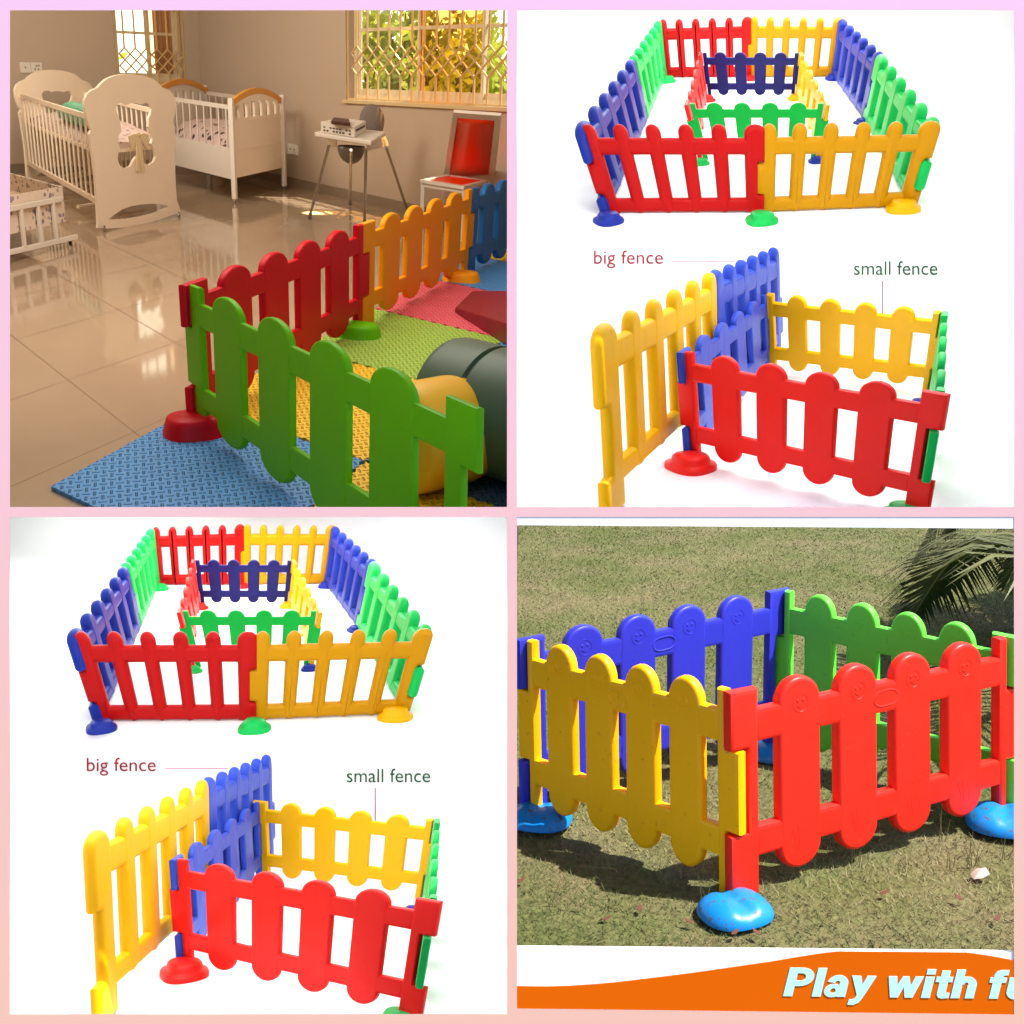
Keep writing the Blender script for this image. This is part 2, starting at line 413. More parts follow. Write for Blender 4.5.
GLY = {
 'P': (.80, [rc(0, 0, .28, 1), [(.27, 1)]+half(.42, .68, .38, .32)+[(.27, .36), (.27, .55)]+half(.42, .68, .13, .13)[::-1]+[(.27, .81)]]),
 'l': (.27, [rc(0, 0, .27, 1)]),
 'a': (.68, [rc(.42, 0, .68, .48), arc(.36, .45, .32, .31, .19, -5, 165), arc(.27, .215, .27, .235, .15, 0, 360, 24)]),
 'y': (.74, [[(0, .74), (.28, .74), (.44, .22), (.30, .02)], [(.46, .74), (.74, .74), (.46, -.05), (.38, -.2), (.25, -.28), (.06, -.27), (.08, -.08), (.18, -.09), (.24, -.04), (.27, .05)]]),
 'w': (1.06, [[(0, .74), (.26, .74), (.43, 0), (.19, 0)], [(.19, 0), (.43, 0), (.63, .74), (.43, .74)], [(.43, .74), (.63, .74), (.87, 0), (.63, 0)], [(.63, 0), (.87, 0), (1.06, .74), (.81, .74)]]),
 'i': (.27, [rc(0, 0, .27, .74), rc(0, .82, .27, 1)]),
 't': (.5, [rc(.12, .15, .38, .96), rc(0, .56, .5, .74), [(.12, .2), (.13, .1), (.19, .01), (.3, -.02), (.5, 0), (.5, .18), (.41, .18), (.38, .22)]]),
 'h': (.70, [rc(0, 0, .27, 1), rc(.43, 0, .70, .46), arc(.38, .45, .32, .31, .2, -2, 165)]),
 'f': (.52, [rc(.1, 0, .37, .75), rc(0, .56, .5, .74), [(.1, .74), (.1, .82), (.16, .95), (.3, 1), (.52, 1), (.52, .82), (.42, .82), (.37, .78), (.37, .74)]]),
 'u': (.70, [rc(0, .27, .27, .74), rc(.43, 0, .70, .74), arc(.31, .28, .31, .30, .2, 178, 345)]),
 'n': (.70, [rc(0, 0, .27, .74), rc(.43, 0, .70, .46), arc(.38, .45, .32, .31, .2, -2, 165)])}
mb = MB(); pen = 0.0; lay = 0
for chh in 'Play with fu':
    if chh == ' ': pen += .30; continue
    wd_, shp = GLY[chh]
    for pl_ in shp:
        lay += 1; zq = .6998-.00002*(lay % 5)
        uv_ = [(783+33.2*(x+pen+.21*y), 996.2-28.4*y+.012*33*(x+pen)) for x, y in pl_]
        if max(p[0] for p in uv_) > 1013.9:          # the word runs off the banner's edge
            c_ = []
            for i in range(len(uv_)):
                p, q = uv_[i], uv_[(i+1) % len(uv_)]
                if p[0] <= 1013.9: c_.append(p)
                if (p[0] <= 1013.9) != (q[0] <= 1013.9): t = (1013.9-p[0])/(q[0]-p[0]); c_.append((1013.9, p[1]+(q[1]-p[1])*t))
            uv_ = c_
        if len(uv_) < 3: continue
        q_ = [at(u, v, zq) for u, v in uv_]
        l2 = tessellate_polygon([[Vector((u, v, 0)) for u, v in uv_]]); nq = len(q_); dz = at(512, 512, .7002)-at(512, 512, zq)
        mb.add(q_+[p+dz for p in q_], [tuple(t) for t in l2]+[(i, (i+1) % nq, nq+(i+1) % nq, nq+i) for i in range(nq)], False)
    pen += wd_+.06
mb.build('slogan_lettering', MINT, ban, angle=20)

# ------------------------------------------------------------------ the two white product compartments
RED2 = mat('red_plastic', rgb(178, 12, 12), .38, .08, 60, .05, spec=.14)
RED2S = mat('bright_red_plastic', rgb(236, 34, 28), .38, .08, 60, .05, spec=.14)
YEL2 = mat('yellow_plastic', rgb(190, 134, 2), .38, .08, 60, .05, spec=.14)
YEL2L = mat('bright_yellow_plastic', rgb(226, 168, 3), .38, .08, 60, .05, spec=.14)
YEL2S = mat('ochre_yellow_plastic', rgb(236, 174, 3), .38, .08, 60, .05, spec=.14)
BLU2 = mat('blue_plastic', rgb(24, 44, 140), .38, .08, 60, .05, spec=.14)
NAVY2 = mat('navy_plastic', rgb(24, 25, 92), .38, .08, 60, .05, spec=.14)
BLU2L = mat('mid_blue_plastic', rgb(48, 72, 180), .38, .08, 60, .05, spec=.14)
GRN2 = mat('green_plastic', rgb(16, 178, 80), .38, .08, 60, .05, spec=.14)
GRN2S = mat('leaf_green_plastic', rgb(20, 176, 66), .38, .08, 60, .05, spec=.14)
CAPR = mat('caption_red', rgb(136, 12, 28), .6, var=0)
CAPG = mat('caption_green', rgb(20, 78, 46), .6, var=0)
LINR = mat('leader_line_pink', rgb(206, 150, 164), .6, var=0)
LING = mat('leader_line_mauve', rgb(160, 104, 150), .6, var=0)
BACK = mat('white_backdrop', (.93, .93, .93, 1), .8, var=.0, spec=.1)

def product_box(du, dv, place, kr, kl, uL, uR):
    ring = Floor(763+du, 213+dv, 1.50, -199+dv, kr)
    low = Floor(800+du, 517+dv, .80, 118+dv, kl)
    q = lambda u, v: (u+du, v+dv)
    def C(b, t): return (q(*b), q(*t))
    H = ring.height(q(763, 212), q(763, 124))
    FL, FM, FR = C((607, 213), (578, 124)), C((760.5, 212), (761, 124)), C((912, 206), (938, 121))
    RM, BR, BM = C((867, 121), (882, 53)), C((834, 76), (842, 18)), C((750, 77), (750, 17))
    BL, LM = C((664, 77), (658, 20)), C((645, 121), (631, 57))
    g = 'tall fence panels of the ring in the '+place
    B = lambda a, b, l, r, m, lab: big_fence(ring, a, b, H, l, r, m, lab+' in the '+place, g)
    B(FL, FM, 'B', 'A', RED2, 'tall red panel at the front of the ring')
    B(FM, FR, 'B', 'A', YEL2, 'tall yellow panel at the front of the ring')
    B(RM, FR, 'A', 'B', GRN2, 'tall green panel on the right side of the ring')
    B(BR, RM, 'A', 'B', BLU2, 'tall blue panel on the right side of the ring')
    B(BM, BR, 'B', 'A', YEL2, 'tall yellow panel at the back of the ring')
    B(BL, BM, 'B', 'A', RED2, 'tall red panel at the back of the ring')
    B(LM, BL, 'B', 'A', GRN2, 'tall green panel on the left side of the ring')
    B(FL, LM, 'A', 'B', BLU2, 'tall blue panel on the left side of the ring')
    gf = 'feet under the ring in the '+place
    ft = lambda u, v, wd, m, lab, a=0.0: foot(ring, *q(u, v), wd, m, lab+' in the '+place, gf, a, 1.0, hk=.62)
    ft(609, 222, 30, BLU2, 'blue foot under the front left corner of the ring', .35)
    ft(762, 222, 32, GRN2, 'green foot where front red and yellow panels meet')
    ft(903, 210, 34, YEL2L, 'yellow foot under the front right corner of the ring', -.3)
    ft(863, 123.5, 17, BLU2, 'blue foot halfway along the right side of the ring', .5)
    ft(834, 79.5, 17, BLU2, 'blue foot under the back right corner of the ring')
    ft(750, 80, 14, RED2, 'red foot where back red and yellow panels meet')
    ft(667, 82, 18, GRN2, 'green foot under the back left corner of the ring')
    # small pen standing inside the ring
    f0, f1, b0, b1 = C((701, 160), (686, 103)), C((818, 159), (827.5, 103)), C((706.5, 98), (700, 52.5)), C((796.5, 98), (801.5, 53))
    Hs = ring.height(q(760, 160), q(757, 104)); gs = 'low fence panels of the inner pen in the '+place
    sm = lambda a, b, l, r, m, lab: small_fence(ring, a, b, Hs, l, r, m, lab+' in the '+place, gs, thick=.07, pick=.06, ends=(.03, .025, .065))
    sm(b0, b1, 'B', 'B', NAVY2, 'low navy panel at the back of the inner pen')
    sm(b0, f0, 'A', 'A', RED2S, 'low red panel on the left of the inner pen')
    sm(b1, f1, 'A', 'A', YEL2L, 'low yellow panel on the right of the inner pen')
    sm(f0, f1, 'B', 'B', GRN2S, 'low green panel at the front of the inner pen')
    gf2 = 'feet under the inner pen in the '+place
    for (u, v, m, lab) in ((707, 101, RED2S, 'red foot at the back left of the inner pen'), (796, 99.5, YEL2L, 'yellow foot at the back right of the inner pen'),
                           (701, 164, GRN2, 'green foot at the front left of the inner pen'), (817, 162, BLU2, 'blue foot at the front right of the inner pen')):
        foot(ring, *q(u, v), 17, m, lab+' in the '+place, gf2, 0, 1.0, hk=.6)
    # lower group: big fence beside small fence
    YL, YB, BE = C((608, 517), (598, 325)), C((716, 410), (713, 270)), C((779, 356), (776, 246))
    Hb = low.height(q(608, 517), q(598, 325))
    gb = 'tall fence panels beside the small pen in the '+place
    rl = ((.14, .265), (.74, .905))
    big_fence(low, YL, YB, Hb, 'A', 'B', YEL2L, 'tall bright yellow panel left of the small pen in the '+place, gb, rails=rl, pbot=.13, postlow=.0, thick=.07, hw=.040)
    big_fence(low, YB, BE, Hb, 'A', 'B', BLU2L, 'tall blue panel behind the small blue panel in the '+place, gb, rails=rl, pbot=.13, postlow=.0, thick=.075, hw=.046)
    LF, RF, LB, RB = C((690, 460), (682, 350)), C((920, 517), (941, 392)), C((769, 372), (765.5, 293)), C((932, 392), (945, 312))
    Hs = low.height(q(690, 460), q(682, 350)); gs = 'panels of the small pen in the '+place
    sm = lambda a, b, l, r, m, lab, p=.058: small_fence(low, a, b, Hs, l, r, m, lab+' in the '+place, gs, thick=.062, pick=p, ends=(.027, .02, .054))
    sm(LB, RB, 'A', 'B', YEL2S, 'ochre yellow panel at the back of the small pen')
    sm(LF, LB, 'A', 'B', BLU2L, 'mid blue panel on the left of the small pen')
    sm(RF, RB, 'B', 'A', GRN2, 'bright green panel on the right of the small pen')
    sm(LF, RF, 'B', 'A', RED2S, 'bright red panel at the front of the small pen', .060)
    gf3 = 'feet under the small pen in the '+place
    foot(low, *q(692, 468), 47, RED2S, 'red foot at the front left of the small pen in the '+place, gf3, .45, 1.15, hk=.62)
    foot(low, *q(905, 516), 42, GRN2, 'green foot at the front right of the small pen in the '+place, gf3, 0, 1.1, hk=.6)
    foot(low, *q(922, 404), 26, BLU2, 'blue foot at the back right of the small pen in the '+place, gf3)
    # white sweep: lower floor, riser, upper floor, back
    def solve(fl, u, z):        # picture row where the plane reaches distance z
        a, b = -1500.0, 2500.0
        N = fl.N
        f = lambda v: N.dot(ray(u, v)) - 1.0/z
        for _ in range(80):
            c = (a+b)/2
            if f(c) < 0: a = c
            else: b = c
        return (a+b)/2
    ZR = 1.445; us = [uL+(uR-uL)*k/12 for k in range(13)]
    zf = .712; ZBK = 2.42
    rows = []
    for u in us:
        vf = 512.5+dv if dv == 0 else 1024
        zf = 1.0/low.N.dot(ray(u, vf)); col = [(vf, zf)]
        v1, v2 = solve(low, u, ZR), solve(ring, u, ZR)
        for k in range(1, 5): z = zf+(ZR-.02-zf)*k/4; col.append((solve(low, u, z), z))
        col += [(v1+(v2-v1)*.06, ZR), (v1+(v2-v1)*.5, ZR), (v2, ZR)]
        for k in range(1, 5): z = ZR+(ZBK-.12-ZR)*k/4; col.append((solve(ring, u, z), z))
        vb = solve(ring, u, ZBK)
        col += [(vb-2, ZBK-.03), (vb-14, ZBK), (dv-30 if dv == 0 else 512, ZBK)]
        rows.append([at(u, v, z) for v, z in col])
    n = len(rows[0]); mb = MB()
    mb.add([p for r in rows for p in r], [(i*n+k, (i+1)*n+k, (i+1)*n+k+1, i*n+k+1) for i in range(12) for k in range(n-1)])
    structure(mb.build('backdrop', BACK, angle=60))
    # captions printed on the riser
    zt = ZR-.0015
    t = thing('caption', at(*q(628, 259), zt), 'red words big fence with a thin leader line in the '+place, 'caption', 'captions in the '+place)
    lettering('lettering', 'big fence', 'big fence', 594+du, 663+du, 250.2+dv, 268.2+dv, zt, CAPR, t, th=.0004)
    mb = MB(); mb.slab([at(*q(u, v), zt) for u, v in ((672, 260.4), (735, 260.4), (735, 261.6), (672, 261.6))], Wd(0, 0, .0005)); mb.build('leader_line', LINR, t)
    t = thing('caption', at(*q(895, 269), zt), 'green words small fence with a thin leader line in the '+place, 'caption', 'captions in the '+place)
    lettering('lettering', 'small fence', 'small fence', 854+du, 937.5+du, 261+dv, 275+dv, zt, CAPG, t, th=.0004)
    mb = MB(); mb.slab([at(*q(u, v), zt) for u, v in ((881.9, 280.5), (883.1, 280.5), (883.1, 316), (881.9, 316))], Wd(0, 0, .0005)); mb.build('leader_line', LING, t)
    return ring, low
product_box(0, 0, 'upper right compartment', .06, .06, 512.6, 1040)
product_box(-507.3, 507.5, 'lower left compartment', -.03, .0, -16, 511.4)

# compartment walls (thin white partitions seen edge-on from the front) and the fill lights added under their ceilings
def wall_sheet(name, pts, vec, m): 
    mb = MB(); mb.slab(pts, vec); return structure(mb.build(name, m))
zz = (.707, 2.45)
wall_sheet('partition_wall', [Wp(-.0012, -.0012, zz[0]), Wp(-.0012, -.0012, zz[1]), Wp(-.0012, -1.3, zz[1]), Wp(-.0012, -.36, zz[0])], Wd(.0012, 0, 0), BACK)
wall_sheet('partition_wall', [Wp(.0003, .0012, zz[0]), Wp(.0003, .0012, zz[1]), Wp(.0003, 1.3, zz[1]), Wp(.0003, .36, zz[0])], Wd(.0012, 0, 0), BACK)
wall_sheet('compartment_ceiling', [Wp(-1.25, -.0003, zz[1]), Wp(-.0013, -.0003, zz[1]), Wp(-.0013, -.0003, zz[0]), Wp(-.36, -.0003, zz[0])], Wd(0, .0012, 0), BACK)
k = .478
wall_sheet('compartment_ceiling', [Wp(.001, k*zz[0], zz[0]), Wp(.001, k*zz[1], zz[1]), Wp(k*zz[1], k*zz[1], zz[1]), Wp(k*zz[0], k*zz[0], zz[0])], Wd(0, .002, 0), BACK)  # unseen lid put on to shut out sun and sky
wall_sheet('compartment_wall', [Wp(k*zz[0], 0, zz[0]), Wp(k*zz[1], 0, zz[1]), Wp(k*zz[1], k*zz[1], zz[1]), Wp(k*zz[0], k*zz[0], zz[0])], Wd(.002, 0, 0), BACK)
wall_sheet('compartment_wall', [Wp(-k*zz[0], 0, zz[0]), Wp(-k*zz[1], 0, zz[1]), Wp(-k*zz[1], -k*zz[1], zz[1]), Wp(-k*zz[0], -k*zz[0], zz[0])], Wd(-.002, 0, 0), BACK)
def lamp_plane(name, p, x, y, sx, sy, e):      # an area lamp whose local axes are x, y (it shines along -x cross y)
    l = bpy.data.lights.new(name, 'AREA'); l.shape = 'RECTANGLE'; l.size = sx; l.size_y = sy; l.energy = e
    o = bpy.data.objects.new(name, l); COL.objects.link(o)
    z = x.cross(y).normalized(); R = Matrix((x.normalized(), z.cross(x.normalized()), z)).transposed()
    o.matrix_world = Matrix.Translation(p) @ R.to_4x4(); return o
LP = 1.9
lamp_plane('compartment_fill', Wp(-.42, -.004, 1.5), Wd(1, 0, 0), Wd(0, 0, -1), .8, 1.5, LP)
d = Wd(0, k, 1).normalized()
lamp_plane('compartment_fill', Wp(.40, k*1.5-.012, 1.5), Wd(1, 0, 0), -d, .7, 1.5, LP)
lamp_plane('compartment_fill', Wp(-.24, -.003, .93), Wd(1, 0, 0), Wd(0, 0, -1), .44, .3, 1.0)
lamp_plane('compartment_fill', Wp(.24, k*.93-.014, .93), Wd(1, 0, 0), -d, .44, .3, 1.0)
lamp_plane('compartment_fill', Wp(-.55, -.004, 2.0), Wd(1, 0, 0), Wd(0, 0, -1), .9, .4, 2.0)
lamp_plane('compartment_fill', Wp(.52, k*2.0-.012, 2.0), Wd(1, 0, 0), -d, .86, .4, 2.1)
FRONT = 1.2
area('front_fill_light', Wp(.15, .55, -1.1), Wp(0, 0, .7), 1.6, 1.6, FRONT)  # added light behind the camera, brightens the front of the board

#PART2
# ------------------------------------------------------------------ the lawn scene (lower right opening)
lawn = Floor(735, 897, 4.2, 308, .033)
def lawn_mat():
    m = bpy.data.materials.new('dry_lawn'); m.use_nodes = True; nt = m.node_tree; b = nt.nodes['Principled BSDF']
    tc = nt.nodes.new('ShaderNodeTexCoord')
    def noise(sc, det=6, rough=.6):
        n = nt.nodes.new('ShaderNodeTexNoise'); n.inputs['Scale'].default_value = sc; n.inputs['Detail'].default_value = det; n.inputs['Roughness'].default_value = rough
        nt.links.new(tc.outputs['Object'], n.inputs['Vector']); return n
    def ramp(src, pts):
        r = nt.nodes.new('ShaderNodeValToRGB'); nt.links.new(src, r.inputs[0])
        r.color_ramp.elements[0].position, r.color_ramp.elements[0].color = pts[0]; r.color_ramp.elements[1].position, r.color_ramp.elements[1].color = pts[-1]
        for p_, c_ in pts[1:-1]:
            e = r.color_ramp.elements.new(p_); e.color = c_
        return r
    r1 = ramp(noise(1.6).outputs['Fac'], [(.36, rgb(89, 95, 55)), (.5, rgb(101, 101, 67)), (.64, rgb(113, 105, 77))])
    r2 = ramp(noise(38, 4).outputs['Fac'], [(.3, (.74, .72, .66, 1)), (.55, (1.05, 1.05, 1.02, 1)), (.72, (1.3, 1.27, 1.2, 1))])
    mx = nt.nodes.new('ShaderNodeMix'); mx.data_type = 'RGBA'; mx.blend_type = 'MULTIPLY'; mx.inputs[0].default_value = 1
    nt.links.new(r1.outputs[0], mx.inputs[6]); nt.links.new(r2.outputs[0], mx.inputs[7]); nt.links.new(mx.outputs[2], b.inputs['Base Color'])
    b.inputs['Roughness'].default_value = .95; b.inputs['Specular IOR Level'].default_value = .1
    bp = nt.nodes.new('ShaderNodeBump'); bp.inputs['Strength'].default_value = .8; bp.inputs['Distance'].default_value = .04
    nt.links.new(noise(26, 6).outputs['Fac'], bp.inputs['Height']); nt.links.new(bp.outputs['Normal'], b.inputs['Normal'])
    return m
def lawn_xy(x, y, h=0.0): return LO + lawn.e1*x + lawn.e2*y + lawn.up*h
LO = lawn.pt(735, 897)
def lumps(x, y): return .012*math.sin(x*3.1+1.3)*math.sin(y*2.3+.4) + .008*math.sin(x*7.3+y*5.1)
mb = MB(); nx, ny = 90, 110; X0, X1, Y0, Y1 = -1.9, 6.5, -1.3, 12.0
mb.add([lawn_xy(X0+(X1-X0)*i/nx, Y0+(Y1-Y0)*(j/ny)**1.5, lumps(X0+(X1-X0)*i/nx, Y0+(Y1-Y0)*(j/ny)**1.5)-.012) for j in range(ny+1) for i in range(nx+1)],
       [(j*(nx+1)+i, j*(nx+1)+i+1, (j+1)*(nx+1)+i+1, (j+1)*(nx+1)+i) for j in range(ny) for i in range(nx)])
structure(mb.build('lawn', lawn_mat()))
# grass blades: one mass nobody could count
def grass_mat():
    m = bpy.data.materials.new('grass_blades'); m.use_nodes = True; nt = m.node_tree; b = nt.nodes['Principled BSDF']
    at_ = nt.nodes.new('ShaderNodeAttribute'); at_.attribute_name = 'tone'; r = nt.nodes.new('ShaderNodeValToRGB')
    cr = r.color_ramp; cr.elements[0].color = rgb(73, 87, 43); cr.elements[1].color = rgb(206, 186, 140)
    for p_, c_ in ((.35, rgb(91, 99, 56)), (.6, rgb(112, 111, 74)), (.8, rgb(129, 121, 88))):
        e = cr.elements.new(p_); e.color = c_
    nt.links.new(at_.outputs['Fac'], r.inputs[0]); nt.links.new(r.outputs[0], b.inputs['Base Color'])
    b.inputs['Roughness'].default_value = .8; b.inputs['Specular IOR Level'].default_value = .2
    return m
rg = np.random.RandomState(5)
NB = 250000
yy = -1.15+9.6*rg.rand(NB)**2.1; xx = -1.2+6.4*rg.rand(NB)
keep = (xx < 1.5+.42*(yy+1.3)+.6) & (xx > -1.1-.16*(yy+1.3)); yy, xx = yy[keep], xx[keep]; nb = len(xx)
e1, e2, up = (np.array(v) for v in (lawn.e1, lawn.e2, lawn.up)); lo = np.array(LO)
lz = .012*np.sin(xx*3.1+1.3)*np.sin(yy*2.3+.4)+.008*np.sin(xx*7.3+yy*5.1)-.012
base = lo+np.outer(xx, e1)+np.outer(yy, e2)+np.outer(lz, up)
ang = rg.rand(nb)*2*np.pi; hh = (.008+.017*rg.rand(nb)**2)*(1+.25*(yy < .7)); wd = (.0013+.0013*rg.rand(nb))*(1+.16*np.maximum(yy, 0))
sd = np.outer(np.cos(ang)*wd, e1)+np.outer(np.sin(ang)*wd, e2)
a2 = rg.rand(nb)*2*np.pi; ln = hh*(.6+1.2*rg.rand(nb))
tip = base+np.outer(hh, up)+np.outer(np.cos(a2)*ln, e1)+np.outer(np.sin(a2)*ln, e2)
V = np.empty((nb*3, 3)); V[0::3] = base-sd; V[1::3] = base+sd; V[2::3] = tip
tone = np.clip(.5+.22*np.sin(xx*2.1+np.sin(yy*1.7)*2)+.2*np.sin(yy*3.3+xx*.9)+.15*rg.randn(nb), 0, .82)
me = bpy.data.meshes.new('grass'); me.from_pydata([tuple(p) for p in (V-lo)], [], [(3*i, 3*i+1, 3*i+2) for i in range(nb)])
atr = me.attributes.new('tone', 'FLOAT', 'POINT'); atr.data.foreach_set('value', np.repeat(tone, 3).astype(np.float32))
me.materials.append(grass_mat()); go = bpy.data.objects.new('grass', me); COL.objects.link(go); go.location = LO; go['kind'] = 'stuff'
tag(go, 'short dry green and straw coloured grass covering the lawn', 'grass', kind='stuff')
# a few taller dry stalks
STALK = mat('dry_stalk', rgb(119, 109, 65), .8)
for (u, v, h, lx) in ((706, 905, 36, -4), (855, 862, 26, 1), (862, 868, 18, 2), (942, 842, 40, 2), (970, 868, 40, 5), (975, 866, 34, -3), (950, 868, 22, 1), (607, 870, 20, -2), (552, 905, 22, -3), (662, 880, 24, 2), (560, 890, 14, 4), (1005, 860, 30, 3)):
    p = lawn.pt(u, v); z = (p-CAM).dot(Wd(0, 0, 1)); hm = h*z/F; mb = MB()
    for k in range(3):
        q = p+lawn.e1*(.012*(k-1))
        tp = q+lawn.up*hm*(1-.2*k)+lawn.e1*(lx*z/F*(1+.6*k)*(1 if k != 1 else -1))
        mb.tube([q, (q+tp)/2+lawn.e1*(.1*lx*z/F), tp], [.0022, .0016, .0006], 4)
    tag(mb.build('grass_tuft', STALK, origin=p), 'thin dry grass stalks standing up from the lawn around the fence pen', 'grass tuft', 'dry stalks on the lawn')

RED4 = mat('lawn_red_plastic', rgb(238, 38, 22), .36, .05, 40, .04, dirt=.35, spec=.32)  # lawn pen plastics: one plain base colour each, specked with dirt
YEL4 = mat('lawn_yellow_plastic', rgb(255, 178, 0), .36, .05, 40, .04, dirt=.35, spec=.32)
BLU4 = mat('lawn_blue_plastic', rgb(48, 52, 190), .36, .05, 40, .04, dirt=.35, spec=.32)
GRN4 = mat('lawn_green_plastic', rgb(100, 226, 66), .36, .05, 40, .04, dirt=.35, spec=.32)
SKY4 = mat('light_blue_foot_plastic', rgb(18, 124, 200), .3, .12, 24, .08, dirt=.8)
def L4(b, t): return (b, t)
H4 = lawn.height((735, 897), (735, 690))
F1, FR4, FL4, FB4 = L4((737, 898), (735, 689)), L4((1009, 812), (1010, 634)), L4((529, 812), (525, 637)), L4((778, 752), (781, 588))
g4 = 'low fence panels of the pen on the lawn'
kw = dict(thick=.062, emboss=True, ends=(.029, .028, .062), pick=.070)
small_fence(lawn, FL4, FB4, H4, 'A', 'A', BLU4, 'low blue fence panel at the back left of the lawn pen', g4, **kw)
small_fence(lawn, FB4, FR4, H4, 'B', 'A', GRN4, 'low green fence panel at the back right of the lawn pen', g4, **kw)
small_fence(lawn, FL4, F1, H4, 'B', 'B', YEL4, 'low yellow fence panel at the front left of the lawn pen', g4, **kw)
small_fence(lawn, F1, FR4, H4, 'A', 'B', RED4, 'low red fence panel at the front right of the lawn pen', g4, **kw)
gf4 = 'light blue feet under the lawn pen'
foot(lawn, 735, 913, 74, SKY4, 'light blue dome foot at the front corner where red and yellow meet', gf4, .35, .9, 'dome', .52)
foot(lawn, 540, 820, 64, SKY4, 'light blue dome foot at the left corner where yellow and blue meet', gf4, -.3, .9, 'dome', .52)
foot(lawn, 1006, 824, 76, SKY4, 'light blue dome foot at the right corner where red and green meet', gf4, -.3, .9, 'dome', .52)
foot(lawn, 777, 754, 56, SKY4, 'light blue dome foot at the back corner where blue and green meet', gf4, .2, .9, 'dome', .52)
# litter scrap
p = lawn.pt(980, 879); mb = MB(); z = (p-CAM).dot(Wd(0, 0, 1)); s_ = z/F
mb.add([p+lawn.e1*x*s_+lawn.e2*y*s_+lawn.up*h*s_ for x, y, h in ((-8, -4, 2), (0, -6, 4), (9, -2, 6), (8, 6, 9), (-1, 7, 8), (-8, 5, 3), (0, 0, 10))], [(0,1,6),(1,2,6),(2,3,6),(3,4,6),(4,5,6),(5,0,6),(5,4,3,2,1,0)], False)
tag(mb.build('paper_scrap', mat('paper', rgb(179, 163, 155), .8, var=.2, vscale=40), origin=p), 'crumpled whitish scrap of paper lying on the dry grass', 'litter')
# fallen leaves
LEAF = mat('dead_leaf', rgb(94, 59, 44), .8, var=.3, vscale=30)
for (u, v, a) in ((606, 922, .2), (640, 912, 1.4), (735, 936, .7), (757, 936, 2.2), (884, 896, .3), (997, 922, 1.0), (959, 901, 2.0), (520, 884, .5), (690, 925, 2.7)):
    p = lawn.pt(u, v); z = (p-CAM).dot(Wd(0, 0, 1))*5/F; ca, sa = math.cos(a), math.sin(a); ex = lawn.e1*ca+lawn.e2*sa; ey = lawn.e2*ca-lawn.e1*sa; mb = MB()
    mb.slab([p+ex*(x*z)+ey*(y*z)+lawn.up*(.012+h*z) for x, y, h in ((-1.2, 0, .1), (-.4, -.5, 0), (.5, -.45, .2), (1.3, 0, .5), (.5, .45, .2), (-.4, .5, 0))], lawn.up*.0012)
    tag(mb.build('dead_leaf', LEAF, origin=p), 'small brown dead leaf lying on the dry grass of the lawn', 'leaf', 'dead leaves on the lawn')
# palm: trunk just beyond the right edge, fronds arching left
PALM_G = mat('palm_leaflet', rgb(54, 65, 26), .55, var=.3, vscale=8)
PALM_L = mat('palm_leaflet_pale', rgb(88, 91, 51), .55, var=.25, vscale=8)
RACH = mat('palm_midrib', rgb(119, 117, 72), .5, var=.1)
TRUNK = mat('palm_trunk', rgb(92, 74, 54), .9, .8, 20, .3)
tb = lawn.pt(1165, 640)
palm = thing('palm_tree', tb, 'young palm with long arching green fronds leaning in at the right edge of the lawn', 'palm')
mb = MB(); mb.tube([tb+lawn.up*(.12*k)+lawn.e1*(.01*math.sin(k*2)) for k in range(6)], [.24, .22, .2, .19, .17, .1], 12); mb.build('trunk', TRUNK, palm)
def frond(path, ll, seed, fwd):
    rr = random.Random(seed); pts = []
    n = 60
    P = [Vector(p) for p in path]
    def cr(t):
        t *= len(P)-1; i = min(int(t), len(P)-2); f = t-i
        p0, p1, p2, p3 = P[max(i-1, 0)], P[i], P[i+1], P[min(i+2, len(P)-1)]
        return .5*((2*p1)+(p2-p0)*f+(2*p0-5*p1+4*p2-p3)*f*f+(3*p1-p0-3*p2+p3)*f*f*f)
    pts = [cr(i/n) for i in range(n+1)]
    mb = MB(); mb.tube(pts, [.028*(1-.85*i/n) for i in range(n+1)], 6); r_ = mb.build('frond', RACH, palm)
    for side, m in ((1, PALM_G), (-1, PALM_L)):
        lf = MB()
        for i in range(3, n*3):
            t = i/(n*3); a = cr(t); b = cr(min(t+.01, 1)); tg = (b-a).normalized() if (b-a).length > 1e-6 else (cr(1)-cr(.97)).normalized()
            sd = tg.cross(lawn.up).normalized()*side; L = ll*(math.sin(math.pi*min(t*.9+.12, 1))**.6)*(.8+.4*rr.random())
            d = (tg*(fwd+.15*rr.random())+sd*.75+lawn.up*(.12-.25*rr.random())).normalized()
            mid = a+d*L*.55; tip = a+d*L-lawn.up*(.18*L*(1+rr.random()))
            wv = tg*.012
            lf.add([a-wv, a+wv, mid+wv*1.1, tip, mid-wv*1.1], [(0, 1, 2, 4), (4, 2, 3)])
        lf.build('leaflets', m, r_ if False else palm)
crown = tb+lawn.up*.6
frond([crown, lawn.pt(1060, 560, .95), lawn.pt(1012, 536, .92), lawn.pt(965, 546, .72), lawn.pt(934, 582, .42), lawn.pt(906, 628, .08)], .56, 3, .55)
for a, rise, ln, sd in ((2.3, .6, 1.5, 11), (3.5, .7, 1.3, 12), (1.4, .9, 1.5, 13), (.4, .8, 1.5, 14), (5.2, .8, 1.4, 15), (4.3, .5, 1.25, 16), (2.9, 1.1, 1.5, 17), (3.9, 1.0, 1.2, 18)):
    dr = lawn.e1*math.cos(a)+lawn.e2*math.sin(a)
    frond([crown, crown+dr*ln*.35+lawn.up*rise*.7, crown+dr*ln*.7+lawn.up*rise*.6, crown+dr*ln-lawn.up*.15], .42, sd, .5)

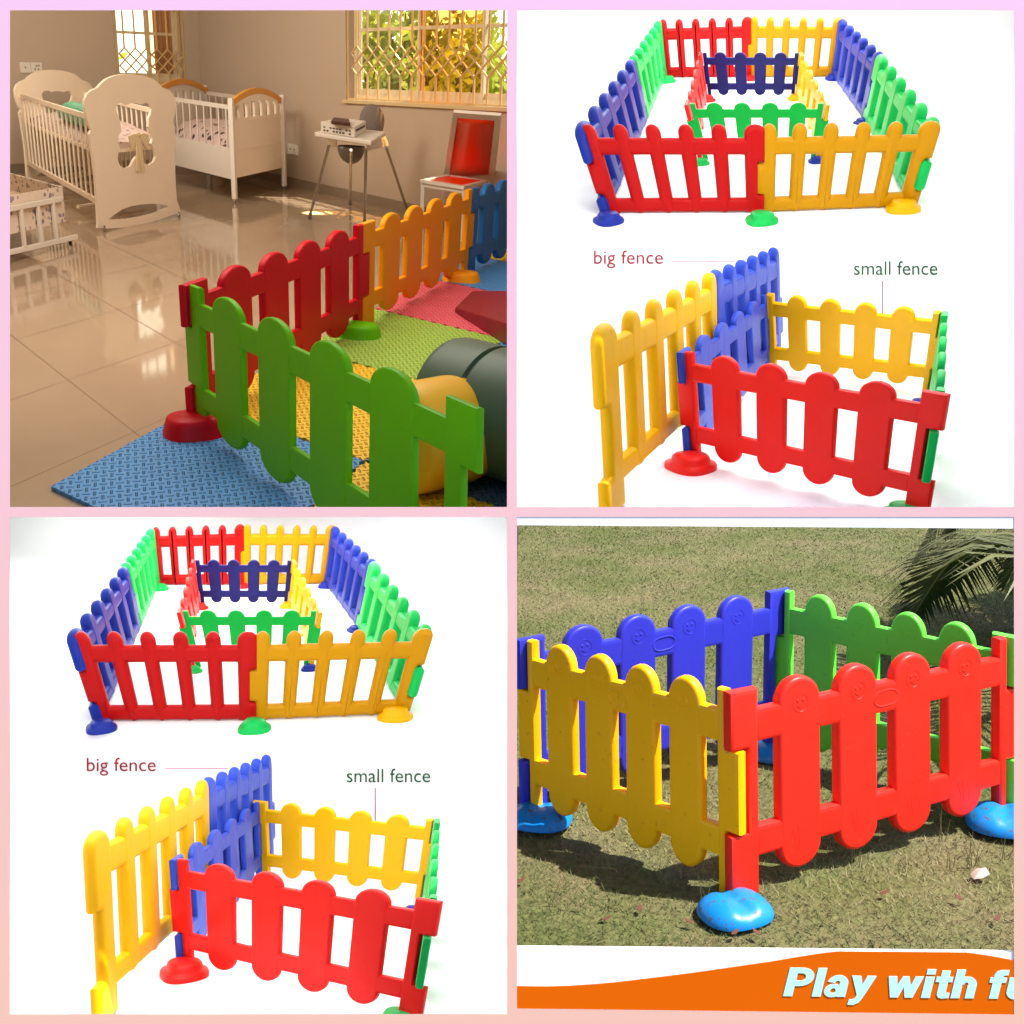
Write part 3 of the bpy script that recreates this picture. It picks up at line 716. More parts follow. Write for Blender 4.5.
# ------------------------------------------------------------------ the nursery room (upper left opening)
rm = Floor(190, 430, 4.2, 35, -.05)
UP = rm.up
WALL = mat('beige_wall_paint', rgb(188, 168, 146), .75, .05, 60, .03, 1.2)
SKIRT = mat('skirting_tile', rgb(140, 122, 102), .3)
WHITE = mat('white_lacquer', rgb(226, 216, 202), .4, var=.03)
CREAM = mat('cream_lacquer', rgb(242, 224, 198), .4, var=.03)
WOOD = mat('honey_wood', rgb(224, 156, 62), .4, var=.15, vscale=10)
BLACKM = mat('black_plastic', rgb(28, 26, 25), .4)
CHROME = mat('steel', rgb(170, 166, 160), .25, metal=.9)
GREY = mat('grey_fabric', rgb(122, 112, 102), .8, .2, 60)
def tile_mat():
    m = bpy.data.materials.new('polished_floor_tile'); m.use_nodes = True; nt = m.node_tree; b = nt.nodes['Principled BSDF']
    uv = nt.nodes.new('ShaderNodeUVMap'); sp = nt.nodes.new('ShaderNodeSeparateXYZ'); nt.links.new(uv.outputs[0], sp.inputs[0])
    def M(op, a, bb=None):
        n = nt.nodes.new('ShaderNodeMath'); n.operation = op
        for i, x in enumerate((a, bb)):
            if x is None: continue
            if isinstance(x, float): n.inputs[i].default_value = x
            else: nt.links.new(x, n.inputs[i])
        return n.outputs[0]
    g = []
    for ax in (0, 1):
        f = M('FRACT', sp.outputs[ax]); d = M('ABSOLUTE', M('SUBTRACT', f, .5)); g.append(M('GREATER_THAN', d, .4955))
    gr = M('MAXIMUM', g[0], g[1])
    ns = nt.nodes.new('ShaderNodeTexNoise'); ns.inputs['Scale'].default_value = 1.3; ns.inputs['Detail'].default_value = 6
    nt.links.new(uv.outputs[0], ns.inputs['Vector'])
    r = nt.nodes.new('ShaderNodeValToRGB'); r.color_ramp.elements[0].color = rgb(160, 136, 110); r.color_ramp.elements[1].color = rgb(178, 156, 130)
    nt.links.new(ns.outputs['Fac'], r.inputs[0])
    mx = nt.nodes.new('ShaderNodeMix'); mx.data_type = 'RGBA'; nt.links.new(gr, mx.inputs[0]); nt.links.new(r.outputs[0], mx.inputs[6]); mx.inputs[7].default_value = rgb(120, 94, 68)
    nt.links.new(mx.outputs[2], b.inputs['Base Color'])
    rr = nt.nodes.new('ShaderNodeMix'); rr.data_type = 'FLOAT'; nt.links.new(gr, rr.inputs[0]); rr.inputs[2].default_value = .06; rr.inputs[3].default_value = .7
    nt.links.new(rr.outputs[0], b.inputs['Roughness']); b.inputs['Specular IOR Level'].default_value = .55
    return m
O1 = rm.pt(68, 380); ea = rm.pt(134, 432)-O1; eb = rm.pt(175, 342.5)-O1
RC = rm.pt(205, 166)                                # far corner of the room
RW = VPlane(RC, rm.pt(402, 211.5), UP)              # right wall
LW = VPlane(RC, rm.pt(10, 173), UP)                 # left wall
RH = 2.8
aR = RW.ah(556, 150)[0]; aL = LW.ah(-150, 100)[0]
R1 = RW.at(aR, 0); L1 = LW.at(aL, 0)
zF = 2.75
nearL, nearR = rm.pt(-60, 640), rm.pt(511.8, 640)
foot_poly = [RC, R1, rm.pt(575, 420), rm.pt(513.5, 509), nearR, nearL, L1]
mb = MB(); mb.slab([p-UP*.0 for p in foot_poly], -UP*.02); fl_o = mb.build('floor', tile_mat()); structure(fl_o)
uvl = fl_o.data.uv_layers.new(name='UVMap')
G = np.array([[ea.dot(ea), ea.dot(eb)], [ea.dot(eb), eb.dot(eb)]]); Gi = np.linalg.inv(G); fo = Vector(ORG[fl_o.name])
for lp in fl_o.data.loops:
    p = fl_o.data.vertices[lp.vertex_index].co + fo - O1; ab = Gi @ np.array([p.dot(ea), p.dot(eb)]); uvl.data[lp.index].uv = (ab[0]+.0, ab[1]+.0)
# openings
def px_a(W, u, v): return W.ah(u, v)
a0, h0 = RW.ah(346, 99.5); W2A, W2B, W2H0, W2H1 = a0, RW.ah(538, 110)[0], h0, h0+1.35
bL, hL = LW.ah(187, 84); bR, hR = LW.ah(116, 66); W1A, W1B, W1H0, W1H1 = bL, bR, hL, hL+1.5
KS = (RW.ah(507, 107.5)[1]-h0)/(RW.ah(507, 107.5)[0]-a0)
nR = RW.n if RW.n.dot(CAM-RC) < 0 else -RW.n        # outward normals
nL = LW.n if LW.n.dot(CAM-RC) < 0 else -LW.n
TH = .14
def wall_with_hole(W, amax, hole, nrm, name, apad=.0):
    f = lambda a, h: W.o+W.d*a+W.up*h
    mb = MB(); mb.holed([f(-.14, -.02), f(amax, -.02), f(amax, RH), f(-.14, RH)], [[f(hole[0], hole[2]), f(hole[1], hole[2]+apad*(hole[1]-hole[0])), f(hole[1], hole[3]+apad*(hole[1]-hole[0])), f(hole[0], hole[3])]], nrm*TH)
    return structure(mb.build(name, WALL))
wall_with_hole(RW, aR, (W2A, W2B, W2H0, W2H1), nR, 'wall_right', KS)
f = lambda a, h: LW.o+LW.d*a+LW.up*h
mb = MB(); mb.holed([f(.0, -.02), f(aL, -.02), f(aL, RH), f(.0, RH)], [[f(W1A, W1H0), f(W1B, W1H0), f(W1B, W1H1), f(W1A, W1H1)]], nL*TH); structure(mb.build('wall_left', WALL))
def plain_wall(p, q, name, th=.08, h=RH):
    n = (q-p).cross(UP).normalized(); n = n if n.dot(CAM-p) < 0 else -n
    mb = MB(); mb.slab([p-UP*.02, q-UP*.02, q+UP*h, p+UP*h], n*th); structure(mb.build(name, WALL))
plain_wall(R1, foot_poly[2], 'wall_near_right'); plain_wall(L1, nearL, 'wall_near_left'); plain_wall(foot_poly[2], foot_poly[3], 'wall_near_right', .004, 2.5); plain_wall(foot_poly[3], nearR, 'wall_near_right', .003, .3)
ceil_poly = [RC, R1+rm.e1*.3, foot_poly[2]+rm.e1*1.3, nearR+rm.e1*1.4, nearL, L1]  # widened past the right wall to keep the sun off the floor
mb = MB(); mb.slab([p+UP*RH for p in ceil_poly], UP*.05); structure(mb.build('ceiling', mat('ceiling_paint', rgb(214, 200, 182), .8)))
for W, amax, nrm in ((RW, aR, nR), (LW, aL, nL)):
    mb = MB(); mb.box8([W.at(.0, .0)-nrm*.0, W.at(amax, 0), W.at(amax, 0)-nrm*.014, W.at(.0, 0)-nrm*.014]+[W.at(.0, .085), W.at(amax, .085), W.at(amax, .085)-nrm*.014, W.at(.0, .085)-nrm*.014])
    structure(mb.build('skirting_board', SKIRT))
# windows
GRILLE = mat('painted_grille', rgb(206, 172, 116), .5)
FRAMEW = mat('window_frame_white', rgb(224, 206, 170), .45)
SILL = mat('window_sill_stone', rgb(214, 190, 140), .5)
def glass(name, col, a):
    m = bpy.data.materials.new(name); m.use_nodes = True; nt = m.node_tree; nt.nodes.remove(nt.nodes['Principled BSDF'])
    t = nt.nodes.new('ShaderNodeBsdfTransparent'); t.inputs[0].default_value = col; g = nt.nodes.new('ShaderNodeBsdfGlossy'); g.inputs['Roughness'].default_value = .05
    mx = nt.nodes.new('ShaderNodeMixShader'); mx.inputs[0].default_value = a; nt.links.new(t.outputs[0], mx.inputs[1]); nt.links.new(g.outputs[0], mx.inputs[2]); nt.links.new(mx.outputs[0], nt.nodes['Material Output'].inputs[0])
    return m
CLEAR = glass('clear_pane', (.95, .95, .92, 1), .05); AMBER = glass('amber_pane', rgb(252, 220, 160), .06); BROWN = glass('reflection_tint_pane', rgb(244, 228, 210), .08)  # last tint paints a brownish reflection into the left window
def bar(mb, W, nrm, a0, a1, h0, h1, d0, d1):
    mb.box8([W.at(a0, h0)+nrm*d0, W.at(a1, h0)+nrm*d0, W.at(a1, h0)+nrm*d1, W.at(a0, h0)+nrm*d1, W.at(a0, h1)+nrm*d0, W.at(a1, h1)+nrm*d0, W.at(a1, h1)+nrm*d1, W.at(a0, h1)+nrm*d1])
def window(W, nrm, a0, a1, h0, h1, label, panes, step, band, transom, ph0):
    t = thing('window', W.at((a0+a1)/2, h0), label, 'window', 'barred windows of the nursery')
    mb = MB(); fw = .045
    bar(mb, W, nrm, a0+.001, a1-.001, h0, h0+fw, .085, .128); bar(mb, W, nrm, a0+.001, a1-.001, h1-fw, h1-.001, .085, .128)
    bar(mb, W, nrm, a0+.002, a0+fw, h0+fw, h1-fw, .085, .128); bar(mb, W, nrm, a1-fw, a1-.002, h0+fw, h1-fw, .085, .128)
    mb.build('frame', FRAMEW, t)
    for k, (p0, p1, m) in enumerate(panes):
        d = .09 if k % 2 else .106
        mb = MB(); s = .035
        for q in ((p0, p0+s, h0+fw, h1-fw), (p1-s, p1, h0+fw, h1-fw)): bar(mb, W, nrm, *q, d, d+.014)
        for q in ((p0+s, p1-s, h0+fw, h0+fw+.05), (p0+s, p1-s, h1-fw-.05, h1-fw), (p0+s, p1-s, transom, transom+.028)): bar(mb, W, nrm, *q, d+.001, d+.013)
        sash = mb.build('sash', FRAMEW, t)
        mb = MB(); mb.slab([W.at(p0+s*.5, h0+fw)+nrm*(d+.006), W.at(p1-s*.5, h0+fw)+nrm*(d+.006), W.at(p1-s*.5, h1-fw)+nrm*(d+.006), W.at(p0+s*.5, h1-fw)+nrm*(d+.006)], nrm*.002); mb.build('pane', m, sash)
    mb = MB(); d = .02; rr_ = .0105
    bs, bh = band; n = int((a1-a0)/step); top = h1-.02
    X = lambda i: a0+ph0*step+i*step
    bands = [bs, bs+4*bh+.36]
    for i in range(n+1):
        a = X(i)
        if a < a0+.005 or a > a1-.005: continue
        lo_ = h0+.01
        for b_ in bands:
            if b_ > top: break
            mb.tube([W.at(a, lo_)+nrm*d, W.at(a, min(b_, top))+nrm*d], rr_, 6); lo_ = b_+4*bh
        if lo_ < top: mb.tube([W.at(a, lo_)+nrm*d, W.at(a, top)+nrm*d], rr_, 6)
        for b_ in bands:
            for lv in range(4):
                for s_ in (-1, 1):
                    q0, q1 = (a, a+s_*step/2) if lv % 2 == 0 else (a+s_*step/2, a)
                    if b_+(lv+1)*bh < top and a0 < q1 < a1 and a0 < q0 < a1:
                        mb.tube([W.at(q0, b_+lv*bh)+nrm*d, W.at((q0+q1)/2, b_+(lv+.5)*bh)+nrm*d, W.at(q1, b_+(lv+1)*bh)+nrm*d], rr_*.8, 5)
    bar(mb, W, nrm, a0+.003, a1-.003, h0+.002, h0+.016, d-.008, d+.008); bar(mb, W, nrm, a0+.003, a0+.016, h0+.017, h1-.02, d-.008, d+.008)
    mb.build('grille', GRILLE, t)
    mb = MB(); bar(mb, W, nrm, a0-.02, a1+.02, h0-.03, h0-.001, -.03, -.001); mb.build('sill', SILL, t)
class Skew:                     # shears the wide window along its wall to fit the sill's image pixels
    def __init__(s, W, a0, k): s.W, s.a0, s.k = W, a0, k
    def at(s, a, h, off=0.0): return s.W.at(a, h+s.k*(a-s.a0), off)
hb = lambda u, v: RW.ah(u, v)[1]-KS*(RW.ah(u, v)[0]-W2A)
st2 = RW.ah(430, 90)[0]-RW.ah(418, 90)[0]
A = lambda u: RW.ah(u, 90)[0]
bs2, bt2 = hb(362, 75), hb(362, 46)
window(Skew(RW, W2A, KS), nR, W2A, W2B, W2H0, W2H1, 'wide barred window with amber panes in the right wall above the highchair', [(W2A+.05, A(411), CLEAR), (A(408), A(474), AMBER), (A(471), W2B-.05, CLEAR)], st2, (bs2, (bt2-bs2)/4), hb(380, 30), .9)
B_ = lambda u: LW.ah(u, 50)[0]
hb1 = lambda v: LW.ah(130, v)[1]
st1 = abs(LW.ah(137, 50)[0]-LW.ah(126, 50)[0])
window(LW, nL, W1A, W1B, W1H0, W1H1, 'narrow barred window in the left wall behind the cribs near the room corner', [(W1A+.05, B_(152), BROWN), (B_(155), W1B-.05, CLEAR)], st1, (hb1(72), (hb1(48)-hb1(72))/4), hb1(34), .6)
REFL = leaf_mat('brown_reflection_sheet', rgb(214, 186, 156), rgb(216, 190, 164))  # pleated sheet added to stand for reflected streaks in the pane
mb = MB(); vs = []; n = 40
ca, cb = B_(186), B_(163)
for i in range(n+1):
    a = ca+(cb-ca)*i/n; off = nL*(.165+.018*math.sin(i*1.15)); vs += [LW.at(a, W1H0-.1)+off, LW.at(a, W1H1+.05)+off]
mb.add(vs, [(2*i, 2*i+2, 2*i+3, 2*i+1) for i in range(n)])
cu = mb.build('reflection_sheet', REFL); so_ = cu.modifiers.new('cloth', 'SOLIDIFY'); so_.thickness = .003
tag(cu, 'brown pleated sheet behind the narrow left window, added for reflected streaks in its pane', 'reflection_sheet')
# outdoors beyond the windows
SKYM = emis('bright_sky', (1.0, .93, .74, 1), 1.5)
mb = MB(); q0 = RC+(nR+nL)*3.6
QP = VPlane(q0, q0+RW.d, UP); qa, qb = q0+RW.d*(QP.ah(513, 60)[0]+.1), q0+LW.d*5.2
for a, b, nn in ((q0, qa, nR), (q0, qb, nL)): mb.slab([a-UP*.8, b-UP*.8, b+UP*4.2, a+UP*4.2], nn*.05)
structure(mb.build('sky', SKYM))
mb = MB(); mb.slab([RC+nR*.14-UP*.06, RW.at(RW.ah(513, 150)[0], 0)+nR*.14-UP*.06, qa-nR*.05-UP*.06, q0-UP*.06, L1+nL*3.3-UP*.06, L1+nL*.14-UP*.06], -UP*.03); structure(mb.build('ground', mat('garden_soil', rgb(120, 110, 70), .9)))
LEAFA = leaf_mat('leaf_painted_sunny', rgb(176, 186, 50), rgb(226, 224, 80)); LEAFB = leaf_mat('leaf_painted_shade', rgb(126, 138, 50), rgb(170, 170, 60))  # sunlit and shaded leaf tones painted in as two colours
def bush(base, w, h, seed, m, label, nleaf=700):
    rr = random.Random(seed); t = thing('garden_shrub', base, label, 'shrub', 'shrubs outside the nursery windows')
    mb = MB(); mb.tube([base-UP*.06, base+UP*h*.5], [.03, .015], 6)
    for k in range(5):
        a = rr.random()*6.28; mb.tube([base+UP*h*.2, base+UP*h*.8+rm.e1*w*.35*math.cos(a)+rm.e2*w*.35*math.sin(a)], [.014, .004], 5)
    mb.build('stem', TRUNK, t)
    lf = MB(); cl = [(rr.gauss(0, .3)*w, rr.gauss(0, .3)*w, h*(.35+.6*rr.random())) for _ in range(16)]
    for _ in range(nleaf):
        c = rr.choice(cl); p = base+rm.e1*(c[0]+rr.gauss(0, .1)*w)+rm.e2*(c[1]+rr.gauss(0, .1)*w)+UP*max(.02, c[2]+rr.gauss(0, .1)*h)
        d = Vector((rr.gauss(0, 1), rr.gauss(0, 1), rr.gauss(0, 1))).normalized(); e = d.orthogonal().normalized(); s = .07+.09*rr.random()
        lf.add([p, p+d*s*.5+e*s*.3, p+d*s, p+d*s*.5-e*s*.3], [(0, 1, 2, 3)])
    lf.build('foliage', m, t)
for i, (u, off, w_, h_, m, lab) in enumerate(((366, 1.3, .9, 2.2, LEAFA, 'yellow green shrub, sunlit tone painted in, outside the left part of the wide window'), (392, 1.9, 1.0, 2.6, LEAFA, 'tall bright shrub outside the wide window, second from its left edge'),
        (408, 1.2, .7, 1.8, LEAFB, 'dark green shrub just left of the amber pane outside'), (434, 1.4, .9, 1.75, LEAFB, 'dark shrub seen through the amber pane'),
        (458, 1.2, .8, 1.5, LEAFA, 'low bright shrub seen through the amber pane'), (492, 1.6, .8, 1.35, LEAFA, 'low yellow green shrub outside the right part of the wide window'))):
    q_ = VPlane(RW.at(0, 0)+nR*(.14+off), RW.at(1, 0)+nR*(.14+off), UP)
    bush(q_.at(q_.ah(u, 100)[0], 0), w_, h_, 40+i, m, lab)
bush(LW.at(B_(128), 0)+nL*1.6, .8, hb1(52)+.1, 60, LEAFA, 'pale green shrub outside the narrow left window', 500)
# switch plates and sockets
def plate(W, nrm, u0, v0, u1, v1, label, dots):
    (a0, hA), (a1, hB) = W.ah(u0, v1), W.ah(u1, v0); lo_, hi_ = sorted((a0, a1))
    t = thing('socket_plate', W.at((lo_+hi_)/2, hA), label, 'socket'); mb = MB(); bar(mb, W, -nrm, lo_, hi_, hA, hB, .001, .014); mb.build('cover', WHITE, t)
    mb = MB(); w_ = (hi_-lo_)
    for x, y in dots: bar(mb, W, -nrm, lo_+w_*(x-.07), lo_+w_*(x+.07), hA+(hB-hA)*(y-.09), hA+(hB-hA)*(y+.09), .0141, .0165)
    mb.build('switch', mat('plate_grey', rgb(150, 130, 108), .5), t)
plate(LW, nL, 20, 62.5, 29.5, 72.5, 'plain white wall plate left of its twin on the left wall', [(.5, .5)])
plate(LW, nL, 31, 62.5, 41, 72.5, 'white socket plate with holes, right of the plain plate', [(.35, .35), (.65, .35), (.5, .65), (.3, .7)])
plate(RW, nR, 289, 145, 298, 153.5, 'white double socket low on the right wall beside the wooden topped crib', [(.3, .5), (.7, .5)])

# --- crib with cloud shaped boards
def print_mat(name, c0, c1, sc):
    m = bpy.data.materials.new(name); m.use_nodes = True; nt = m.node_tree; b = nt.nodes['Principled BSDF']; b.inputs['Roughness'].default_value = .9; b.inputs['Specular IOR Level'].default_value = .1
    tc = nt.nodes.new('ShaderNodeTexCoord'); vo = nt.nodes.new('ShaderNodeTexVoronoi'); vo.inputs['Scale'].default_value = sc; nz = nt.nodes.new('ShaderNodeTexNoise'); nz.inputs['Scale'].default_value = sc*.8
    nt.links.new(tc.outputs['Object'], vo.inputs['Vector']); nt.links.new(tc.outputs['Object'], nz.inputs['Vector'])
    ad = nt.nodes.new('ShaderNodeMath'); ad.operation = 'ADD'; nt.links.new(vo.outputs['Distance'], ad.inputs[0]); nt.links.new(nz.outputs['Fac'], ad.inputs[1])
    r = nt.nodes.new('ShaderNodeValToRGB'); r.color_ramp.elements[0].position = .72; r.color_ramp.elements[0].color = c1; r.color_ramp.elements[1].position = .84; r.color_ramp.elements[1].color = c0
    nt.links.new(ad.outputs[0], r.inputs[0]); nt.links.new(r.outputs[0], b.inputs['Base Color']); MATS[name] = m; return m
def caster(p, s, t, m=None):
    mb = MB(); mb.ball(p+UP*s, rm.e1*s*.55, rm.e2*s, UP*s, 10, 6); mb.tube([p+UP*s, p+UP*s*2.6], s*.35, 6); mb.build('caster', m or CHROME, t)
cA, cB, cC = rm.pt(100, 232), rm.pt(178.5, 217), rm.pt(27, 185)
CF = VPlane(cA, cB, UP); cD = cC-cA; nf = CF.n if CF.n.dot(CAM-cA) < 0 else -CF.n
crib = thing('baby_crib', cA, 'cream crib with cloud shaped end boards and a teddy shaped cutout', 'crib', 'cribs in the nursery')
out = [(98, 228), (98.5, 222), (97.5, 205), (96.5, 190), (95, 172), (93, 158), (91, 142), (89.5, 134.5), (91.5, 130), (88, 122), (85.5, 112), (84.5, 102), (87, 94.5), (91.5, 90.5), (98, 87.5), (101.5, 83.5), (106, 79.5), (112, 76.5), (118, 75), (125, 74.2), (132, 74.3), (140, 75),
       (148, 77), (154, 79.5), (159, 83.5), (162.5, 87.5), (168, 89.5), (172.5, 93), (175.3, 99), (175.8, 106), (175, 114), (173, 121.5), (175, 127), (175.8, 140), (175.3, 155), (175.3, 172), (175.8, 185), (177, 200), (179.5, 207), (180.5, 213), (172, 215), (160, 219.5), (146, 224), (132, 226.5), (118, 228), (108, 228.5)]
lens = [(108.5, 219.5), (114, 215), (122, 209.5), (132, 206), (142, 204.4), (152, 203.8), (161, 204.2), (168.5, 206.8), (162, 210.2), (154, 213.5), (142, 216.5), (128, 218.8), (116, 219.6)]
bear = [(117, 113), (116, 108), (117.5, 104.5), (120, 102.8), (124, 102.8), (127.5, 104.8), (131, 103.4), (137, 103.2), (142, 104.4), (146, 102.6), (150, 104), (151.7, 109), (150.6, 114.5), (148.8, 118), (148.6, 127), (151.5, 132), (152.6, 139), (151.2, 143.5), (154.5, 150), (155.8, 157), (153.5, 162.5), (148.5, 165), (143.5, 163), (140.5, 158), (138.6, 156), (136, 157), (134, 160), (130.5, 166.5), (125, 168.6), (120, 165.5), (117.6, 159), (118.5, 153), (120, 148), (118.2, 142), (118.5, 136), (121, 132), (120.8, 125), (119.4, 119), (118, 116.5)]
pl = [CF.pt(*p) for p in out]; ln_ = [CF.pt(*p) for p in lens]; br = [CF.pt(*p) for p in bear]
mb = MB(); mb.holed(pl, [ln_, br], nf*.02); mb.build('end_board', CREAM, crib)
sc_ = lambda p: cC + ((p-cA)-UP*((p-cA).dot(UP)))*1.0 + UP*((p-cA).dot(UP)*.93)
mb = MB(); mb.holed([sc_(p) for p in pl], [[sc_(p) for p in ln_], [sc_(p) for p in br]], -nf*.02); mb.build('end_board', CREAM, crib)
CS = VPlane(cA, cC, UP)
e_ab = (cB-cA)
(t0, ht0), (t1, ht1) = CS.ah(92, 110.5), CS.ah(19, 103); (b0, hb0), (b1, hb1_) = CS.ah(97.5, 196), CS.ah(27, 170)
hT, hB_ = (ht0+ht1)/2, (hb0+hb1_)/2; hm = CF.ah(136, 131)[1]+.02; hb_ = CF.ah(136, 148)[1]; LS = (cC-cA).length
for side in (0.04, .94):
    o_ = cA+e_ab*side; g = lambda s, h: o_+cD*s+UP*h
    for h_, nm in ((hT, 'top_rail'), (hB_, 'bottom_rail')):
        mb = MB(); w_ = e_ab.normalized()*.014; mb.box8([g(.005, h_-.018)-w_, g(.005, h_-.018)+w_, g(.995, h_-.018)+w_, g(.995, h_-.018)-w_, g(.005, h_+.018)-w_, g(.005, h_+.018)+w_, g(.995, h_+.018)+w_, g(.995, h_+.018)-w_]); mb.build(nm, CREAM, crib)
    for i in range(17):
        s = .045+.91*i/16; mb = MB(); mb.tube([g(s, hB_), g(s, hT)], .0085, 8); mb.build('slat', CREAM, crib)
g = lambda s, x, h: cA+cD*s+e_ab*x+UP*h
mb = MB(); mb.box8([g(.02, .07, hb_-.026), g(.98, .07, hb_-.026), g(.98, .92, hb_-.026), g(.02, .92, hb_-.026)]+[g(.02, .07, hb_-.002), g(.98, .07, hb_-.002), g(.98, .92, hb_-.002), g(.02, .92, hb_-.002)]); mb.build('base', CREAM, crib)
for s, x in ((0, .03), (0, .98), (1, .03), (1, .98)): caster(g(s, x, -.004)-nf*.02*(1 if s == 0 else -1), .019, crib)
for s in (.3, .72):
    mb = MB(); mb.tube([g(s, .05, .06), g(s, .95, .06)], .014, 6); mb.build('stretcher', CREAM, crib)
BOW = mat('ivory_ribbon', rgb(226, 204, 160), .5); bc = CF.pt(136.5, 134.5)-nf*.012
mb = MB(); E1 = CF.d*(1 if CF.d.dot(rm.e1) > 0 else -1)
pxs = (CF.pt(140, 140)-CF.pt(139, 140)).length
for s in (-1, 1):
    mb.slab([bc, bc+E1*s*5*pxs+UP*.7*pxs, bc+E1*s*10*pxs-UP*.5*pxs, bc+E1*s*7.5*pxs-UP*9*pxs, bc+E1*s*3.5*pxs-UP*5*pxs], -nf*.012)
    mb.slab([bc, bc+E1*s*2.0*pxs-UP*1*pxs, bc+E1*(s*4-.3)*pxs-UP*21*pxs, bc+E1*(s*1.2-.3)*pxs-UP*22*pxs], -nf*.008)
mb.ball(bc-nf*.006, E1*1.6*pxs, nf*.012, UP*1.8*pxs, 10, 6)
mb.build('ribbon_bow', BOW, crib)
BED = print_mat('patterned_bedding', rgb(206, 182, 172), rgb(150, 120, 116), 24); TEAL = mat('green_cushion_fabric', rgb(104, 158, 124), .9, var=.2, vscale=20)
def pillow_box(name, g, s0, s1, x0, x1, h0, h1, m, label, cat, grp=None):
    mb = MB(); n = 10; vs = []; fs = []
    for j in range(n+1):
        for i in range(n+1):
            a, b = i/n, j/n; e_ = (1-abs(2*a-1)**5)*(1-abs(2*b-1)**5)
            vs.append(g(s0+(s1-s0)*a, x0+(x1-x0)*b, h0+(h1-h0)*(.35+.65*e_)+.006*math.sin(a*17+b*9)))
    k = len(vs); vs += [g(s0+(s1-s0)*(i/n), x0+(x1-x0)*(j/n), h0) for j in range(n+1) for i in range(n+1)]
    for j in range(n):
        for i in range(n):
            q = j*(n+1)+i; fs += [(q, q+1, q+n+2, q+n+1), (k+q, k+q+n+1, k+q+n+2, k+q+1)]
    for i in range(n):
        for a, b in ((i, i+1), (n*(n+1)+i+1, n*(n+1)+i), ((i+1)*(n+1), i*(n+1)), (i*(n+1)+n, (i+1)*(n+1)+n)): fs.append((a, k+a, k+b, b))
    mb.add(vs, fs); return tag(mb.build(name, m, angle=60), label, cat, grp)
pillow_box('mattress', g, .03, .97,   .09, .89, hb_, hm-.02, BED, 'mattress with pinkish patterned bedding lying inside the cream cloud crib', 'mattress', 'bedding in the cribs')
pillow_box('bed_cushion', g, .1, .55, .12, .3, hm-.02, hm+.12, TEAL, 'sea green cushion on the bedding of the cream cloud crib', 'cushion')

# --- white crib with honey wooden arched ends
dA, dB, dC = rm.pt(235, 203.5), rm.pt(284.5, 190), rm.pt(158, 181.5)
DF = VPlane(dA, dB, UP); nd = DF.n if DF.n.dot(CAM-dA) < 0 else -DF.n; dD = dC-dA; dW = dB-dA
c2 = thing('baby_crib', dA, 'white crib with arched honey wood trim standing in the room corner', 'crib', 'cribs in the nursery')
g2 = lambda s, x, h: dA+dD*s+dW*x+UP*h
hh_ = lambda u, v: DF.ah(u, v)[1]
hpost, hpk = hh_(233, 98), hh_(262, 87.5); hpan0, hpan1 = hh_(236, 178), hh_(236, 121)
hmid = hh_(236, 150)
for s in (0, 1):
    sg = (1 if s == 0 else -1)
    for x in (.0, 1.0):
        mb = MB(); a, b = dW.normalized()*.02, nd*.02; p = g2(s, x, .035)
        mb.box8([p-a-b, p+a-b, p+a+b, p-a+b]+[q+UP*(hpost-.035) for q in (p-a-b, p+a-b, p+a+b, p-a+b)]); mb.build('leg', WHITE, c2, bevel=.004)
        caster(g2(s, x, -.003), .02, c2)
    arc = [(x_, hpost-.03+(hpk-hpost+.03)*(math.sin(math.pi*(.08+.84*x_))-math.sin(math.pi*.08))/(1-math.sin(math.pi*.08))) for x_ in [k/12 for k in range(13)]]
    mb = MB(); mb.slab([g2(s, x_, h_+.0) for x_, h_ in arc]+[g2(s, x_, h_-.05) for x_, h_ in arc[::-1]], nd*.03*sg); mb.build('wood_trim', WOOD, c2)
    mb = MB(); hs_ = hpan1+.13
    holes = [[g2(s, x0, hpan1+.02), g2(s, x0+.07, hpan1+.02), g2(s, x0+.07, hs_-.01+.03*math.sin(math.pi*x0)), g2(s, x0, hs_-.01+.03*math.sin(math.pi*x0))] for x0 in (.08, .225, .37, .51, .655, .8)]
    mb.holed([g2(s, .045, hpan0), g2(s, .955, hpan0), g2(s, .955, hpan1)]+[g2(s, x_, h_-.052) for x_, h_ in arc[::-1] if .04 < x_ < .96]+[g2(s, .045, hpan1)], holes, nd*.022*sg); mb.build('end_panel', CREAM if s == 0 else WHITE, c2)
    for h_ in (hmid, hpan1-.005):
        mb = MB(); a = nd*(-.006*sg); mb.box8([g2(s, .046, h_-.008), g2(s, .954, h_-.008), g2(s, .954, h_-.008)+a, g2(s, .046, h_-.008)+a]+[g2(s, .046, h_+.008), g2(s, .954, h_+.008), g2(s, .954, h_+.008)+a, g2(s, .046, h_+.008)+a]); mb.build('moulding', CREAM, c2)
DS = VPlane(dA, dC, UP); sT, sM, sB = DS.ah(225, 104.5)[1], DS.ah(225, 147)[1], DS.ah(225, 177.5)[1]
wn = dW.normalized()*.012
